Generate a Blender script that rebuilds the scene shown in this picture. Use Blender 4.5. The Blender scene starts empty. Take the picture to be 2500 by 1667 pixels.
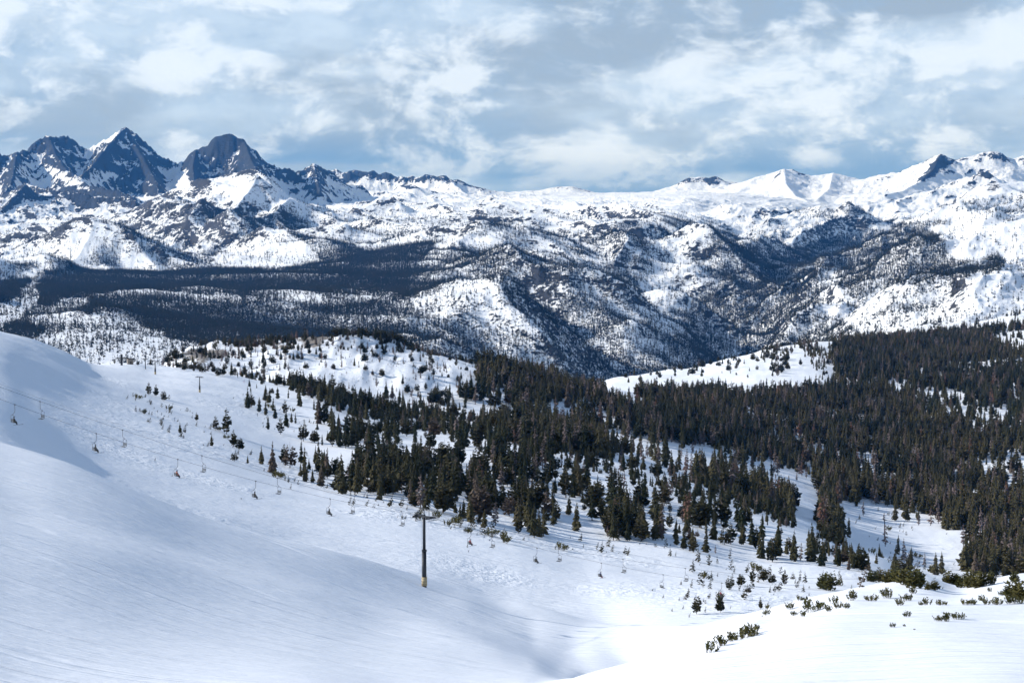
import bpy, math, random
import numpy as np
from mathutils import Vector, Matrix

# ------------------------------------------------------------------ camera
F, CX, CY, VH = 4540.0, 1250.0, 833.5, 535.0      # focal length in photo pixels, centre, eye-level row
PITCH = math.atan((CY - VH) / F)
SP, CP = math.sin(PITCH), math.cos(PITCH)
scene = bpy.context.scene
COL = scene.collection
cam_data = bpy.data.cameras.new('camera')
cam_data.sensor_width = 36.0
cam_data.lens = 36.0 * F / 2500.0
cam_data.clip_start = 0.5
cam_data.clip_end = 200000.0
cam = bpy.data.objects.new('camera', cam_data)
cam.rotation_euler = (math.pi / 2 - PITCH, 0, 0)
COL.objects.link(cam)
scene.camera = cam

# ------------------------------------------------------------------ light
SUN_AZ, SUN_EL = math.radians(-83), math.radians(26.3)     # azimuth from the view direction, to the left
sun_dir = Vector((math.sin(SUN_AZ) * math.cos(SUN_EL), math.cos(SUN_AZ) * math.cos(SUN_EL), math.sin(SUN_EL)))
sd = bpy.data.lights.new('sun', 'SUN')
sd.energy = 5.0
sd.angle = math.radians(0.5)
sd.color = (1.0, 0.975, 0.94)
sun = bpy.data.objects.new('sun', sd)
sun.rotation_euler = sun_dir.to_track_quat('Z', 'Y').to_euler()
COL.objects.link(sun)

vs = scene.view_settings
vs.view_transform = 'Standard'
vs.look = 'None'
vs.exposure = 0.20
vs.gamma = 1.0
vs.use_curve_mapping = False
scene.cycles.max_bounces = 4
scene.cycles.diffuse_bounces = 2
scene.cycles.volume_bounces = 0
scene.cycles.transparent_max_bounces = 8
scene.cycles.use_denoising = True
scene.cycles.denoiser = 'OPENIMAGEDENOISE'
scene.cycles.denoising_input_passes = 'RGB_ALBEDO_NORMAL'
scene.cycles.denoising_prefilter = 'ACCURATE'


def N(nt, kind, **kw):
    n = nt.nodes.new(kind)
    for k, v in kw.items():
        if k.startswith('i_'):
            n.inputs[k[2:].replace('_', ' ')].default_value = v
        else:
            setattr(n, k, v)
    return n


def L(nt, a, b):
    nt.links.new(a, b)


def M(nt, op, a, b=None, c=None, clamp=False):
    n = nt.nodes.new('ShaderNodeMath')
    n.operation = op
    n.use_clamp = clamp
    for i, x in enumerate((a, b, c)):
        if x is None:
            continue
        if isinstance(x, (int, float)):
            n.inputs[i].default_value = x
        else:
            nt.links.new(x, n.inputs[i])
    return n.outputs[0]


def V(nt, op, a, b=None, s=None):
    n = nt.nodes.new('ShaderNodeVectorMath')
    n.operation = op
    for i, x in enumerate((a, b)):
        if x is None:
            continue
        if isinstance(x, (tuple, list)):
            n.inputs[i].default_value = x
        else:
            nt.links.new(x, n.inputs[i])
    if s is not None:
        n.inputs['Scale'].default_value = s
    return n.outputs['Value'] if op in ('DOT_PRODUCT', 'LENGTH') else n.outputs[0]


def NOISE(nt, vec, scale, detail=4.0, rough=0.5, lac=2.0, dist=0.0):
    n = nt.nodes.new('ShaderNodeTexNoise')
    n.inputs['Scale'].default_value = scale
    n.inputs['Detail'].default_value = detail
    n.inputs['Roughness'].default_value = rough
    n.inputs['Lacunarity'].default_value = lac
    n.inputs['Distortion'].default_value = dist
    if vec is not None:
        nt.links.new(vec, n.inputs['Vector'])
    return n.outputs[0]


def SMOOTH(nt, x, a, b, lo=0.0, hi=1.0):
    n = nt.nodes.new('ShaderNodeMapRange')
    n.interpolation_type = 'SMOOTHSTEP'
    nt.links.new(x, n.inputs[0])
    for i, q in zip((1, 2, 3, 4), (a, b, lo, hi)):
        if isinstance(q, (int, float)):
            n.inputs[i].default_value = q
        else:
            nt.links.new(q, n.inputs[i])
    return n.outputs[0]


def MIXC(nt, f, a, b):
    n = nt.nodes.new('ShaderNodeMix')
    n.data_type = 'RGBA'
    if isinstance(f, (int, float)):
        n.inputs[0].default_value = f
    else:
        nt.links.new(f, n.inputs[0])
    for s, x in ((6, a), (7, b)):
        if isinstance(x, (tuple, list)):
            n.inputs[s].default_value = (*x[:3], 1)
        else:
            nt.links.new(x, n.inputs[s])
    return n.outputs[2]


# ------------------------------------------------------------------ sky with a broken cloud deck
world = bpy.data.worlds.new('World')
scene.world = world
world.use_nodes = True
nt = world.node_tree
nt.nodes.clear()
out = N(nt, 'ShaderNodeOutputWorld')
bg = N(nt, 'ShaderNodeBackground')
bg.inputs['Strength'].default_value = 0.15
sky = N(nt, 'ShaderNodeTexSky', sky_type='NISHITA', sun_disc=False)
sky.sun_elevation = SUN_EL
sky.sun_rotation = SUN_AZ
sky.altitude = 3000
sky.air_density = 1.2
sky.dust_density = 0.0
sky.ozone_density = 2.0
tc = N(nt, 'ShaderNodeTexCoord')
dirv = V(nt, 'NORMALIZE', tc.outputs['Generated'])
sep = N(nt, 'ShaderNodeSeparateXYZ')
L(nt, dirv, sep.inputs[0])
elev = sep.outputs['Z']


def cloud_group():
    g = bpy.data.node_groups.new('cloud_density', 'ShaderNodeTree')
    g.interface.new_socket('Vector', in_out='INPUT', socket_type='NodeSocketVector')
    g.interface.new_socket('Puffs', in_out='OUTPUT', socket_type='NodeSocketFloat')
    g.interface.new_socket('Deck', in_out='OUTPUT', socket_type='NodeSocketFloat')
    gi = g.nodes.new('NodeGroupInput')
    go = g.nodes.new('NodeGroupOutput')
    # cumulus: direction space, somewhat flattened, edges curled by a second noise
    p = V(g, 'MULTIPLY', gi.outputs[0], (1.0, 1.0, 1.9))
    p = V(g, 'ADD', p, PUFF_OFF)
    w = g.nodes.new('ShaderNodeTexNoise')
    w.inputs['Scale'].default_value = 16.0
    w.inputs['Detail'].default_value = 1.0
    L(g, p, w.inputs['Vector'])
    wv = V(g, 'SUBTRACT', w.outputs['Color'], (0.5, 0.5, 0.5))
    wv = V(g, 'SCALE', wv, s=0.045)
    p2 = V(g, 'ADD', p, wv)
    a = NOISE(g, p2, 15.0, 8.0, 0.60)
    L(g, a, go.inputs[0])
    # high deck: broad grey layers stretched along the horizon
    q = V(g, 'MULTIPLY', gi.outputs[0], (1.0, 1.0, 3.2))
    q = V(g, 'ADD', q, DECK_OFF)
    b = NOISE(g, q, 4.6, 5.0, 0.5)
    L(g, b, go.inputs[1])
    return g


PUFF_OFF = (11.3, 0.7, 4.35)
DECK_OFF = (3.1, 1.7, 0.4)
CG = cloud_group()


def cloud(vec):
    n = nt.nodes.new('ShaderNodeGroup')
    n.node_tree = CG
    L(nt, vec, n.inputs[0])
    return n.outputs[0], n.outputs[1]


c0, k0 = cloud(dirv)
c1, k1 = cloud(V(nt, 'ADD', dirv, (-0.020, 0.0, 0.022)))      # a little towards the sun and up
# clouds overlap towards the horizon; overhead one looks up between them into blue
gap = SMOOTH(nt, elev, 0.11, 0.34, 0.0, 0.36)
c0g = M(nt, 'SUBTRACT', c0, gap)
k0g = M(nt, 'SUBTRACT', k0, gap)
S10 = 0.88 / 0.15
lit = SMOOTH(nt, M(nt, 'ADD', M(nt, 'SUBTRACT', c0, c1), M(nt, 'MULTIPLY', M(nt, 'SUBTRACT', c0, 0.5), 0.25)), -0.10, 0.12)
deck = SMOOTH(nt, k0g, 0.12, 0.30)
dlit = SMOOTH(nt, M(nt, 'ADD', k0, M(nt, 'MULTIPLY', M(nt, 'SUBTRACT', k0, k1), -1.6)), 0.62, 0.40)
deckcol = MIXC(nt, dlit, (0.36 * S10, 0.47 * S10, 0.61 * S10), (0.61 * S10, 0.76 * S10, 0.94 * S10))
base = MIXC(nt, M(nt, 'MULTIPLY', deck, 0.97), sky.outputs[0], deckcol)
# far cloud bank lying low over the horizon
low = SMOOTH(nt, elev, 0.058, 0.026)
lown = NOISE(nt, V(nt, 'MULTIPLY', dirv, (1, 1, 7)), 7.0, 3.0, 0.5)
lowf = M(nt, 'MULTIPLY', low, SMOOTH(nt, lown, 0.30, 0.56))
base = MIXC(nt, M(nt, 'MULTIPLY', lowf, 0.9), base, (0.17 * S10, 0.33 * S10, 0.56 * S10))
puffcol = MIXC(nt, lit, (0.34 * S10, 0.50 * S10, 0.71 * S10), (0.84 * S10, 0.95 * S10, 1.08 * S10))
dens = M(nt, 'MULTIPLY', SMOOTH(nt, c0g, 0.35, 0.62), SMOOTH(nt, elev, 0.012, 0.04, 0.35, 0.88))
col = MIXC(nt, dens, base, puffcol)
# below the horizon: nothing bright
col = MIXC(nt, SMOOTH(nt, elev, -0.01, -0.08), col, (0.16 * S10, 0.24 * S10, 0.36 * S10))
L(nt, col, bg.inputs['Color'])
L(nt, bg.outputs[0], out.inputs['Surface'])

# ------------------------------------------------------------------ numeric helpers
def unproject(u, v, d):
    """photo pixel at forward distance d (metres along +Y) -> world point"""
    X = (u - CX) / F
    Yc = -(v - CY) / F
    dx, dy, dz = X, CP + Yc * SP, -SP + Yc * CP
    t = d / dy
    return np.array([dx * t, d, dz * t])


def project(x, y, z):
    fw = y * CP - z * SP
    up = y * SP + z * CP
    return CX + F * x / fw, CY - F * up / fw


def _h(ix, iy, seed):
    h = (ix.astype(np.uint32) * np.uint32(374761393) + iy.astype(np.uint32) * np.uint32(668265263) + np.uint32((seed * 2246822519) & 0xffffffff))
    h = (h ^ (h >> np.uint32(13))) * np.uint32(1274126177)
    return h ^ (h >> np.uint32(16))


_ang = np.linspace(0, 2 * np.pi, 256, endpoint=False)
_GX, _GY = np.cos(_ang).astype(np.float32), np.sin(_ang).astype(np.float32)


def perlin(x, y, seed=0):
    x0 = np.floor(x); y0 = np.floor(y)
    fx = (x - x0).astype(np.float32); fy = (y - y0).astype(np.float32)
    ix = x0.astype(np.int64); iy = y0.astype(np.int64)
    sx = fx * fx * fx * (fx * (fx * 6 - 15) + 10)
    sy = fy * fy * fy * (fy * (fy * 6 - 15) + 10)

    def g(ax, ay):
        h = _h(ix + ax, iy + ay, seed) & np.uint32(255)
        return _GX[h] * (fx - ax) + _GY[h] * (fy - ay)
    a = g(0, 0); b = g(1, 0); c = g(0, 1); d = g(1, 1)
    return ((a + (b - a) * sx) * (1 - sy) + (c + (d - c) * sx) * sy) * 1.5


def fbm(x, y, wl, octv=5, gain=0.5, seed=0, lac=2.03):
    r = 0; a = 1.0; f = 1.0 / wl; t = 0
    for i in range(octv):
        r = r + a * perlin(x * f + i * 17.3, y * f - i * 9.1, seed + i)
        t += a; a *= gain; f *= lac
    return r / t


def ridged(x, y, wl, octv=5, gain=0.5, seed=0, lac=2.07):
    r = 0; a = 1.0; f = 1.0 / wl; t = 0; w = 1.0
    for i in range(octv):
        n = 1 - np.abs(perlin(x * f + i * 7.7, y * f + i * 3.3, seed + i)) * 1.35
        n = np.clip(n, 0, 1) ** 2
        r = r + a * n * w
        w = np.clip(n * 1.6, 0, 1)
        t += a; a *= gain; f *= lac
    return r / t


def sstep(x, a, b):
    t = np.clip((x - a) / (b - a), 0, 1)
    return t * t * (3 - 2 * t)


def pchip(xk, yk, x):
    h = np.diff(xk); dl = np.diff(yk) / h
    n = len(xk)
    m = np.zeros(n)
    for i in range(1, n - 1):
        if dl[i - 1] * dl[i] > 0:
            w1 = 2 * h[i] + h[i - 1]; w2 = h[i] + 2 * h[i - 1]
            m[i] = (w1 + w2) / (w1 / dl[i - 1] + w2 / dl[i])
    m[0], m[-1] = dl[0], dl[-1]
    x = np.clip(x, xk[0], xk[-1])
    i = np.clip(np.searchsorted(xk, x) - 1, 0, n - 2)
    t = (x - xk[i]) / h[i]
    t2, t3 = t * t, t * t * t
    return (2*t3 - 3*t2 + 1) * yk[i] + (t3 - 2*t2 + t) * h[i] * m[i] + (-2*t3 + 3*t2) * yk[i+1] + (t3 - t2) * h[i] * m[i+1]


def cubic(xk, yk, x):
    """gentler than pchip across a guide: finite-difference tangents"""
    h = np.diff(xk); dl = np.diff(yk) / h
    m = np.empty(len(xk))
    m[1:-1] = (dl[:-1] * h[1:] + dl[1:] * h[:-1]) / (h[1:] + h[:-1])
    m[0], m[-1] = dl[0], dl[-1]
    x = np.clip(x, xk[0], xk[-1])
    i = np.clip(np.searchsorted(xk, x) - 1, 0, len(xk) - 2)
    t = (x - xk[i]) / h[i]
    t2, t3 = t * t, t * t * t
    return (2*t3 - 3*t2 + 1) * yk[i] + (t3 - 2*t2 + t) * h[i] * m[i] + (-2*t3 + 3*t2) * yk[i+1] + (t3 - t2) * h[i] * m[i+1]


def guide_xyz(pts):
    """(u, d, q): q > 300 is a photo row, anything else a height in metres"""
    o = []
    for u, d, q in pts:
        if q > 300:
            o.append(unproject(u, q, d))
        else:
            o.append(np.array([(u - CX) / F * d, d, q]))
    return np.array(o)


def loft(guides, S, Y):
    """surface z(s, y) through guide curves, s = x / y"""
    D = []; Z = []
    for g in guides:
        p = guide_xyz(g)
        s = p[:, 0] / p[:, 1]
        k = np.argsort(s)
        D.append(pchip(s[k], p[k, 1], S)); Z.append(pchip(s[k], p[k, 2], S))
    D = np.array(D); Z = np.array(Z)
    for i in range(1, len(D)):
        D[i] = np.maximum(D[i], D[i - 1] * 1.01)
    out = np.empty((len(Y), len(S)))
    for j in range(len(S)):
        out[:, j] = pchip(D[:, j], Z[:, j], Y)
    return out


def blur(a, n, axis):
    for _ in range(n):
        p = np.concatenate([np.take(a, [0], axis), a, np.take(a, [-1], axis)], axis)
        m = a.shape[axis]
        a = (np.take(p, range(0, m), axis) + 2 * a + np.take(p, range(2, m + 2), axis)) * 0.25
    return a


def in_poly(u, v, poly):
    r = np.zeros(u.shape, bool)
    n = len(poly)
    for i in range(n):
        x1, y1 = poly[i]; x2, y2 = poly[(i + 1) % n]
        if y1 == y2:
            continue
        c = ((y1 > v) != (y2 > v)) & (u < (x2 - x1) * (v - y1) / (y2 - y1) + x1)
        r ^= c
    return r


def grid_mesh(name, X, Y, Z, keep, mat, attrs=None):
    """a sheet of quads; keep marks the cells to build"""
    nr, nc = Z.shape
    used = np.zeros((nr, nc), bool)
    used[:-1, :-1] |= keep; used[1:, :-1] |= keep; used[:-1, 1:] |= keep; used[1:, 1:] |= keep
    idx = np.full(nr * nc, -1, np.int32)
    uf = used.ravel()
    idx[uf] = np.arange(uf.sum(), dtype=np.int32)
    idx = idx.reshape(nr, nc)
    q = np.stack([idx[:-1, :-1], idx[:-1, 1:], idx[1:, 1:], idx[1:, :-1]], -1)[keep]
    co = np.stack([X.ravel()[uf], Y.ravel()[uf], Z.ravel()[uf]], -1).astype(np.float32)
    me = bpy.data.meshes.new(name)
    me.vertices.add(len(co)); me.vertices.foreach_set('co', co.ravel())
    me.loops.add(q.size); me.loops.foreach_set('vertex_index', q.ravel().astype(np.int32))
    me.polygons.add(len(q))
    me.polygons.foreach_set('loop_start', np.arange(0, q.size, 4, dtype=np.int32))
    me.polygons.foreach_set('loop_total', np.full(len(q), 4, np.int32))
    me.polygons.foreach_set('use_smooth', np.ones(len(q), bool))
    for k, a in (attrs or {}).items():
        at = me.attributes.new(k, 'FLOAT', 'POINT')
        at.data.foreach_set('value', a.ravel()[uf].astype(np.float32))
    me.update(calc_edges=True)
    me.materials.append(mat)
    o = bpy.data.objects.new(name, me)
    COL.objects.link(o)
    o['kind'] = 'structure'
    return o


def visible_cells(X, Y, Z, margin):
    """cells the view reaches, with a margin (tangent of the angle) below every crest"""
    e = Z / Y
    run = np.maximum.accumulate(e, 0)
    vis = e > run - margin
    return vis[:-1, :-1] | vis[1:, :-1] | vis[:-1, 1:] | vis[1:, 1:]


class Sheet:
    """polar height sheet with look-up"""
    def __init__(self, S, Y, Z):
        self.S, self.Y, self.Z = S, Y, Z
        self.run = np.maximum.accumulate(Z / Y[:, None], 0)

    def _ij(self, x, y):
        s = x / y
        j = np.interp(s, self.S, np.arange(len(self.S)))
        i = np.interp(y, self.Y, np.arange(len(self.Y)))
        i0 = np.clip(i.astype(int), 0, len(self.Y) - 2); j0 = np.clip(j.astype(int), 0, len(self.S) - 2)
        return i0, j0, i - i0, j - j0

    def _bil(self, A, x, y):
        i, j, a, b = self._ij(x, y)
        return (A[i, j] * (1 - b) + A[i, j + 1] * b) * (1 - a) + (A[i + 1, j] * (1 - b) + A[i + 1, j + 1] * b) * a

    def z(self, x, y):
        return self._bil(self.Z, np.asarray(x, float), np.asarray(y, float))

    def maxe(self, x, y):
        return self._bil(self.run, np.asarray(x, float), np.asarray(y, float))

    def hit(self, u, v):
        """first point of the sheet seen at a photo pixel"""
        p = unproject(u, v, 1.0)
        s, e = p[0], p[2]
        yy = np.geomspace(self.Y[0] * 1.02, self.Y[-1], 3000)
        zz = self.z(s * yy, yy)
        k = np.argmax(zz >= e * yy)
        if zz[k] < e * yy[k]:
            return None
        y = yy[k]
        return np.array([s * y, y, zz[k]])


# ------------------------------------------------------------------ materials of the land
def new_mat(name):
    m = bpy.data.materials.new(name)
    m.use_nodes = True
    t = m.node_tree
    b = t.nodes['Principled BSDF']
    return m, t, b


def bump(t, h, dist, strength=1.0, normal=None):
    n = t.nodes.new('ShaderNodeBump')
    n.inputs['Distance'].default_value = dist
    n.inputs['Strength'].default_value = strength
    t.links.new(h, n.inputs['Height'])
    if normal is not None:
        t.links.new(normal, n.inputs['Normal'])
    return n.outputs[0]


def attr(t, name):
    n = t.nodes.new('ShaderNodeAttribute')
    n.attribute_name = name
    return n.outputs['Fac']


def near_snow_material():
    m, t, b = new_mat('snow_pack')
    geo = t.nodes.new('ShaderNodeNewGeometry')
    P = geo.outputs['Position']
    rough = attr(t, 'rough')
    # ski tracks and wind ripples running down the fall line
    mp = t.nodes.new('ShaderNodeVectorRotate')
    mp.rotation_type = 'Z_AXIS'
    mp.inputs['Angle'].default_value = math.radians(15)
    t.links.new(P, mp.inputs['Vector'])
    along = V(t, 'MULTIPLY', mp.outputs[0], (0.045, 1.0, 0.2))
    streak = NOISE(t, along, 0.45, 5.0, 0.70)
    lump = NOISE(t, P, 0.33, 4.0, 0.62)
    h = M(t, 'ADD', M(t, 'MULTIPLY', streak, M(t, 'MULTIPLY_ADD', rough, -0.4, 0.75)), M(t, 'MULTIPLY', lump, M(t, 'MULTIPLY_ADD', rough, 1.15, 0.14)))
    # single ski tracks: thin grooves wandering down the slope
    trk = NOISE(t, V(t, 'MULTIPLY', mp.outputs[0], (0.10, 1.0, 0.2)), 0.10, 1.0, 0.5)
    groove = SMOOTH(t, M(t, 'ABSOLUTE', M(t, 'SUBTRACT', trk, 0.5)), 0.022, 0.0)
    h = M(t, 'SUBTRACT', h, M(t, 'MULTIPLY', groove, 0.16))
    rk = attr(t, 'rock')
    f = SMOOTH(t, M(t, 'ADD', rk, M(t, 'MULTIPLY', M(t, 'SUBTRACT', lump, 0.5), 1.5)), 0.47, 0.56)
    rc = MIXC(t, lump, (0.10, 0.085, 0.07), (0.33, 0.29, 0.25))
    t.links.new(MIXC(t, f, (0.88, 0.895, 0.92), rc), b.inputs['Base Color'])
    b.inputs['Roughness'].default_value = 0.65
    b.inputs['Specular IOR Level'].default_value = 0.2
    t.links.new(bump(t, h, 1.0), b.inputs['Normal'])
    return m


def far_material(name, rock_a, rock_b, scale, bstr):
    m, t, b = new_mat(name)
    geo = t.nodes.new('ShaderNodeNewGeometry')
    P = geo.outputs['Position']
    rk = attr(t, 'rock')
    PS_ = V(t, 'MULTIPLY', P, (1.0, 1.0, 2.0))
    n1 = NOISE(t, PS_, scale, 4.0, 0.74)
    n2 = NOISE(t, PS_, scale * 0.23, 3.0, 0.6)
    nn = M(t, 'ADD', M(t, 'MULTIPLY', M(t, 'SUBTRACT', n1, 0.5), 1.7), M(t, 'MULTIPLY', M(t, 'SUBTRACT', n2, 0.5), 1.0))
    f = SMOOTH(t, M(t, 'ADD', rk, nn), 0.46, 0.56)
    rc = MIXC(t, n2, rock_a, rock_b)
    t.links.new(MIXC(t, f, (0.88, 0.895, 0.92), rc), b.inputs['Base Color'])
    b.inputs['Roughness'].default_value = 0.8
    b.inputs['Specular IOR Level'].default_value = 0.15
    hh = M(t, 'ADD', n1, M(t, 'MULTIPLY', f, 0.35))
    t.links.new(bump(t, hh, bstr), b.inputs['Normal'])
    return m


MAT_NEAR = near_snow_material()
MAT_FAR = far_material('snow_and_granite', (0.014, 0.017, 0.022), (0.052, 0.052, 0.056), 0.05, 4.0)
MAT_PEAK = far_material('snow_and_dark_rock', (0.014, 0.019, 0.028), (0.036, 0.044, 0.056), 0.032, 14.0)

# ------------------------------------------------------------------ near land: bowl, moraine, knoll, wooded valley
G = []
G.append([(-900, 4, -3), (3400, 4, -3)])
G.append([(-900, 110, -25), (-300, 118, -28.6), (0, 120, 1667), (250, 130, 1667), (500, 138, 1667), (750, 145, 1667), (1031, 150, -39), (1150, 140, -37), (1250, 135, -35.5), (1330, 130, -34), (1390, 126, -33), (1450, 120, -31.5), (1650, 100, 1667), (1850, 90, 1667), (2100, 84, 1667), (2500, 78, 1667), (3400, 75, -20)])
G.append([(-900, 200, -27), (-300, 205, -34), (0, 210, 1358), (250, 215, 1418), (500, 240, 1450), (750, 245, 1508), (1031, 250, 1562), (1150, 225, 1618), (1250, 200, 1653), (1310, 188, 1676), (1390, 172, 1658), (1450, 165, 1641), (1650, 155, 1587), (1850, 160, 1531), (2000, 170, 1495), (2156, 173, 1481), (2500, 175, 1474), (3400, 175, -34)])
G.append([(-900, 235, -28.5), (-300, 238, -35.5), (0, 243, -40.2), (250, 250, -44.3), (500, 270, -51.1), (750, 278, -56.3), (1031, 287, -62.5), (1150, 270, -61.2), (1250, 255, -60.2), (1310, 240, -58.3), (1390, 232, -58.3), (1450, 230, -59.5), (1550, 225, -58.5), (1650, 215, -54.5), (1850, 190, -41.5), (2000, 192, -41.5), (2156, 194, -41), (2300, 197, -41.5), (2500, 202, -41.5), (3400, 202, -40)])
G.append([(-900, 270, -29), (-300, 272, -36.5), (0, 275, 1232), (250, 284, 1282), (500, 300, 1350), (750, 312, 1412), (1031, 325, 1490), (1150, 325, 1520), (1250, 340, 1540), (1310, 340, 1556), (1390, 334, 1576), (1450, 328, 1584), (1550, 300, -73), (1650, 262, -64.5), (1850, 215, -48), (2000, 215, -46), (2100, 215, -45), (2300, 220, 1472), (2500, 230, 1452), (3400, 230, -45)])
G.append([(-900, 340, -31), (-300, 362, -39), (0, 370, 1089), (153, 365, 1127), (306, 362, 1186), (459, 364, 1247), (650, 370, 1305), (800, 380, 1338), (923, 390, 1371), (1031, 398, 1406), (1130, 404, 1438), (1250, 408, 1466), (1415, 392, 1508), (1560, 360, 1531), (1700, 312, 1527), (1852, 285, 1490), (1975, 290, 1458), (2120, 305, 1432), (2246, 325, 1408), (2358, 335, 1432), (2500, 345, 1405), (3400, 350, -64)])
G.append([(-900, 430, -18), (0, 420, 1068), (250, 410, -60), (500, 420, -71), (750, 430, -80), (1031, 436, 1410), (1250, 435, 1472), (1450, 425, 1512), (1650, 385, -86), (1850, 350, -80), (2000, 360, -82), (2100, 370, -82), (2300, 390, -82), (2500, 400, -84), (3400, 400, -84)])
G.append([(-900, 520, -17), (0, 470, 1032), (250, 505, -67.5), (500, 480, -74.5), (750, 480, -81.5), (1031, 490, 1335), (1250, 490, 1378), (1450, 480, 1425), (1650, 470, 1447), (1850, 470, 1455), (2000, 470, -97), (2100, 470, -98), (2300, 480, -100), (2500, 480, -103), (3400, 480, -103)])
G.append([(-900, 700, -13), (0, 630, 932), (250, 695, 1010), (500, 660, 1100), (750, 650, 1175), (1031, 640, 1225), (1250, 630, 1275), (1450, 630, 1310), (1650, 620, 1340), (1850, 620, 1375), (2000, 620, 1384), (2100, 620, 1394), (2300, 620, -124), (2500, 620, -130), (3400, 620, -130)])
G.append([(-900, 860, -11), (0, 770, 853), (130, 830, 893), (250, 900, 935), (500, 880, 1010), (750, 880, 1075), (1031, 880, 1095), (1250, 890, 1105), (1450, 880, 1140), (1650, 850, 1195), (1850, 800, 1262), (2000, 745, 1322), (2100, 700, 1365), (2300, 760, -150), (2500, 800, -165), (3400, 800, -165)])
G.append([(-900, 1000, -5), (0, 980, 806), (60, 1010, 819), (153, 1080, 857), (237, 1140, 891), (318, 1200, 886), (383, 1220, 896), (452, 1230, 901), (551, 1230, 916), (650, 1220, 935), (765, 1180, 956), (850, 1150, 990), (1031, 1150, 1035), (1250, 1150, 1060), (1450, 1150, 1095), (1650, 1150, 1145), (1850, 1150, 1215), (2000, 1150, 1265), (2100, 1150, 1310), (2300, 1150, 1345), (2500, 1150, 1345), (3400, 1150, -205)])
G.append([(-900, 1400, -60), (0, 1300, -160), (150, 1350, -160), (250, 1350, -140), (350, 1400, -126), (450, 1420, -124), (550, 1420, -125), (650, 1400, 946), (765, 1380, 967), (850, 1360, 987), (1031, 1370, 1002), (1250, 1380, 1015), (1450, 1400, 1060), (1650, 1400, 1095), (1850, 1400, 1150), (2000, 1420, 1190), (2100, 1420, 1215), (2300, 1420, 1230), (2500, 1420, 1230), (3400, 1420, -217)])
G.append([(-900, 1800, -300), (0, 1700, -270), (250, 1700, -230), (370, 1690, -150), (417, 1680, 878), (536, 1680, 841), (628, 1700, 830), (700, 1710, 816), (746, 1720, 811), (850, 1720, 817), (991, 1700, 838), (1118, 1680, 868), (1183, 1680, 889), (1278, 1680, 922), (1374, 1680, 945), (1508, 1680, 970), (1650, 1680, 1010), (1850, 1680, 1070), (2000, 1700, 1090), (2300, 1700, 1110), (2500, 1700, 1100), (3400, 1700, -211)])
G.append([(-900, 2200, -380), (250, 2200, -370), (417, 2150, -330), (850, 2150, -320), (1118, 2100, -270), (1278, 2100, -235), (1374, 2100, -215), (1508, 2150, 955), (1650, 2150, 952), (1850, 2150, 950), (2000, 2150, 960), (2100, 2150, 975), (2300, 2150, 980), (2500, 2150, 975), (3400, 2150, -208)])
G.append([(-900, 2800, -430), (1118, 2800, -430), (1278, 2700, -330), (1374, 2600, -270), (1450, 2500, -226), (1508, 2500, 921), (1650, 2700, 900), (1795, 2750, 873), (1899, 2800, 851), (1968, 2830, 842), (2017, 2900, 836), (2100, 3000, 840), (2250, 3200, 826), (2338, 3300, 818), (2420, 3350, 808), (2500, 3350, 797), (3400, 3350, -180)])
G.append([(-900, 3500, -490), (1508, 3500, -430), (2017, 3600, -340), (2200, 3600, -290), (2300, 3650, -240), (2338, 3650, 803), (2420, 3700, 777), (2500, 3750, 764), (3400, 3750, -170)])
G.append([(-900, 4400, -540), (3400, 4400, -540)])

SN = np.concatenate([np.linspace(-0.62, -0.31, 50, endpoint=False), np.linspace(-0.31, 0.31, 620, endpoint=False), np.linspace(0.31, 0.62, 40)])
YN = [6.0]
while YN[-1] < 4400:
    y = YN[-1]
    YN.append(y * (1 + (0.03 if y < 60 else 0.0085 if y < 520 else 0.0075 if y < 1300 else 0.011)))
YN = np.array(YN)
ZN = loft(G, SN, YN)
ZN = blur(blur(ZN, 8, 1), 3, 0)
ZS = blur(ZN, 500, 1)
XX, YY = SN[None, :] * YN[:, None], np.repeat(YN[:, None], len(SN), 1)
UN, VN = project(XX, YY, ZN)
wS = sstep(-UN, -1385, -1240) * sstep(UN, 60, 200) * sstep(-YY, -372, -330)
wS = np.maximum(wS, sstep(-UN, -560, -400) * sstep(UN, 10, 90) * sstep(YY, 450, 540) * sstep(-YY, -960, -840))
ZN = ZN * (1 - wS) + ZS * wS
# rolls and hollows; the groomed bowl stays smooth, the flank below the knoll is lumpy
amp = np.interp(YN, [0, 60, 150, 400, 900, 2000], [0.0, 0.15, 0.3, 0.6, 1.5, 4.0])[:, None]
ZN = ZN + amp * fbm(XX, YY, 75, 4, 0.5, 3)
ZN = ZN + amp * 0.16 * fbm(XX, YY, 14, 3, 0.55, 8)
ca_, sa_ = math.cos(math.radians(-15)), math.sin(math.radians(-15))
ax_, bx_ = XX * ca_ + YY * sa_, -XX * sa_ + YY * ca_
rolls = sstep(YY, 60, 140) * sstep(-YY, -1000, -600)
ZN = ZN + rolls * (0.9 * fbm(ax_ * 0.16, bx_, 34, 3, 0.5, 15) + 0.14 * fbm(ax_ * 0.08, bx_, 5.5, 3, 0.55, 18))
knoll = sstep(YY, 1380, 1520) * sstep(-YY, -2050, -1800) * sstep(-UN, -1300, -1050)
ZN = ZN + knoll * (ridged(XX, YY, 150, 5, 0.55, 21) - 0.42) * 14
rockN = np.zeros_like(ZN) - 0.5


def blob(U, W, u, v, ru, rv):
    return np.exp(-(((U - u) / ru) ** 2 + ((W - v) / rv) ** 2))


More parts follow.
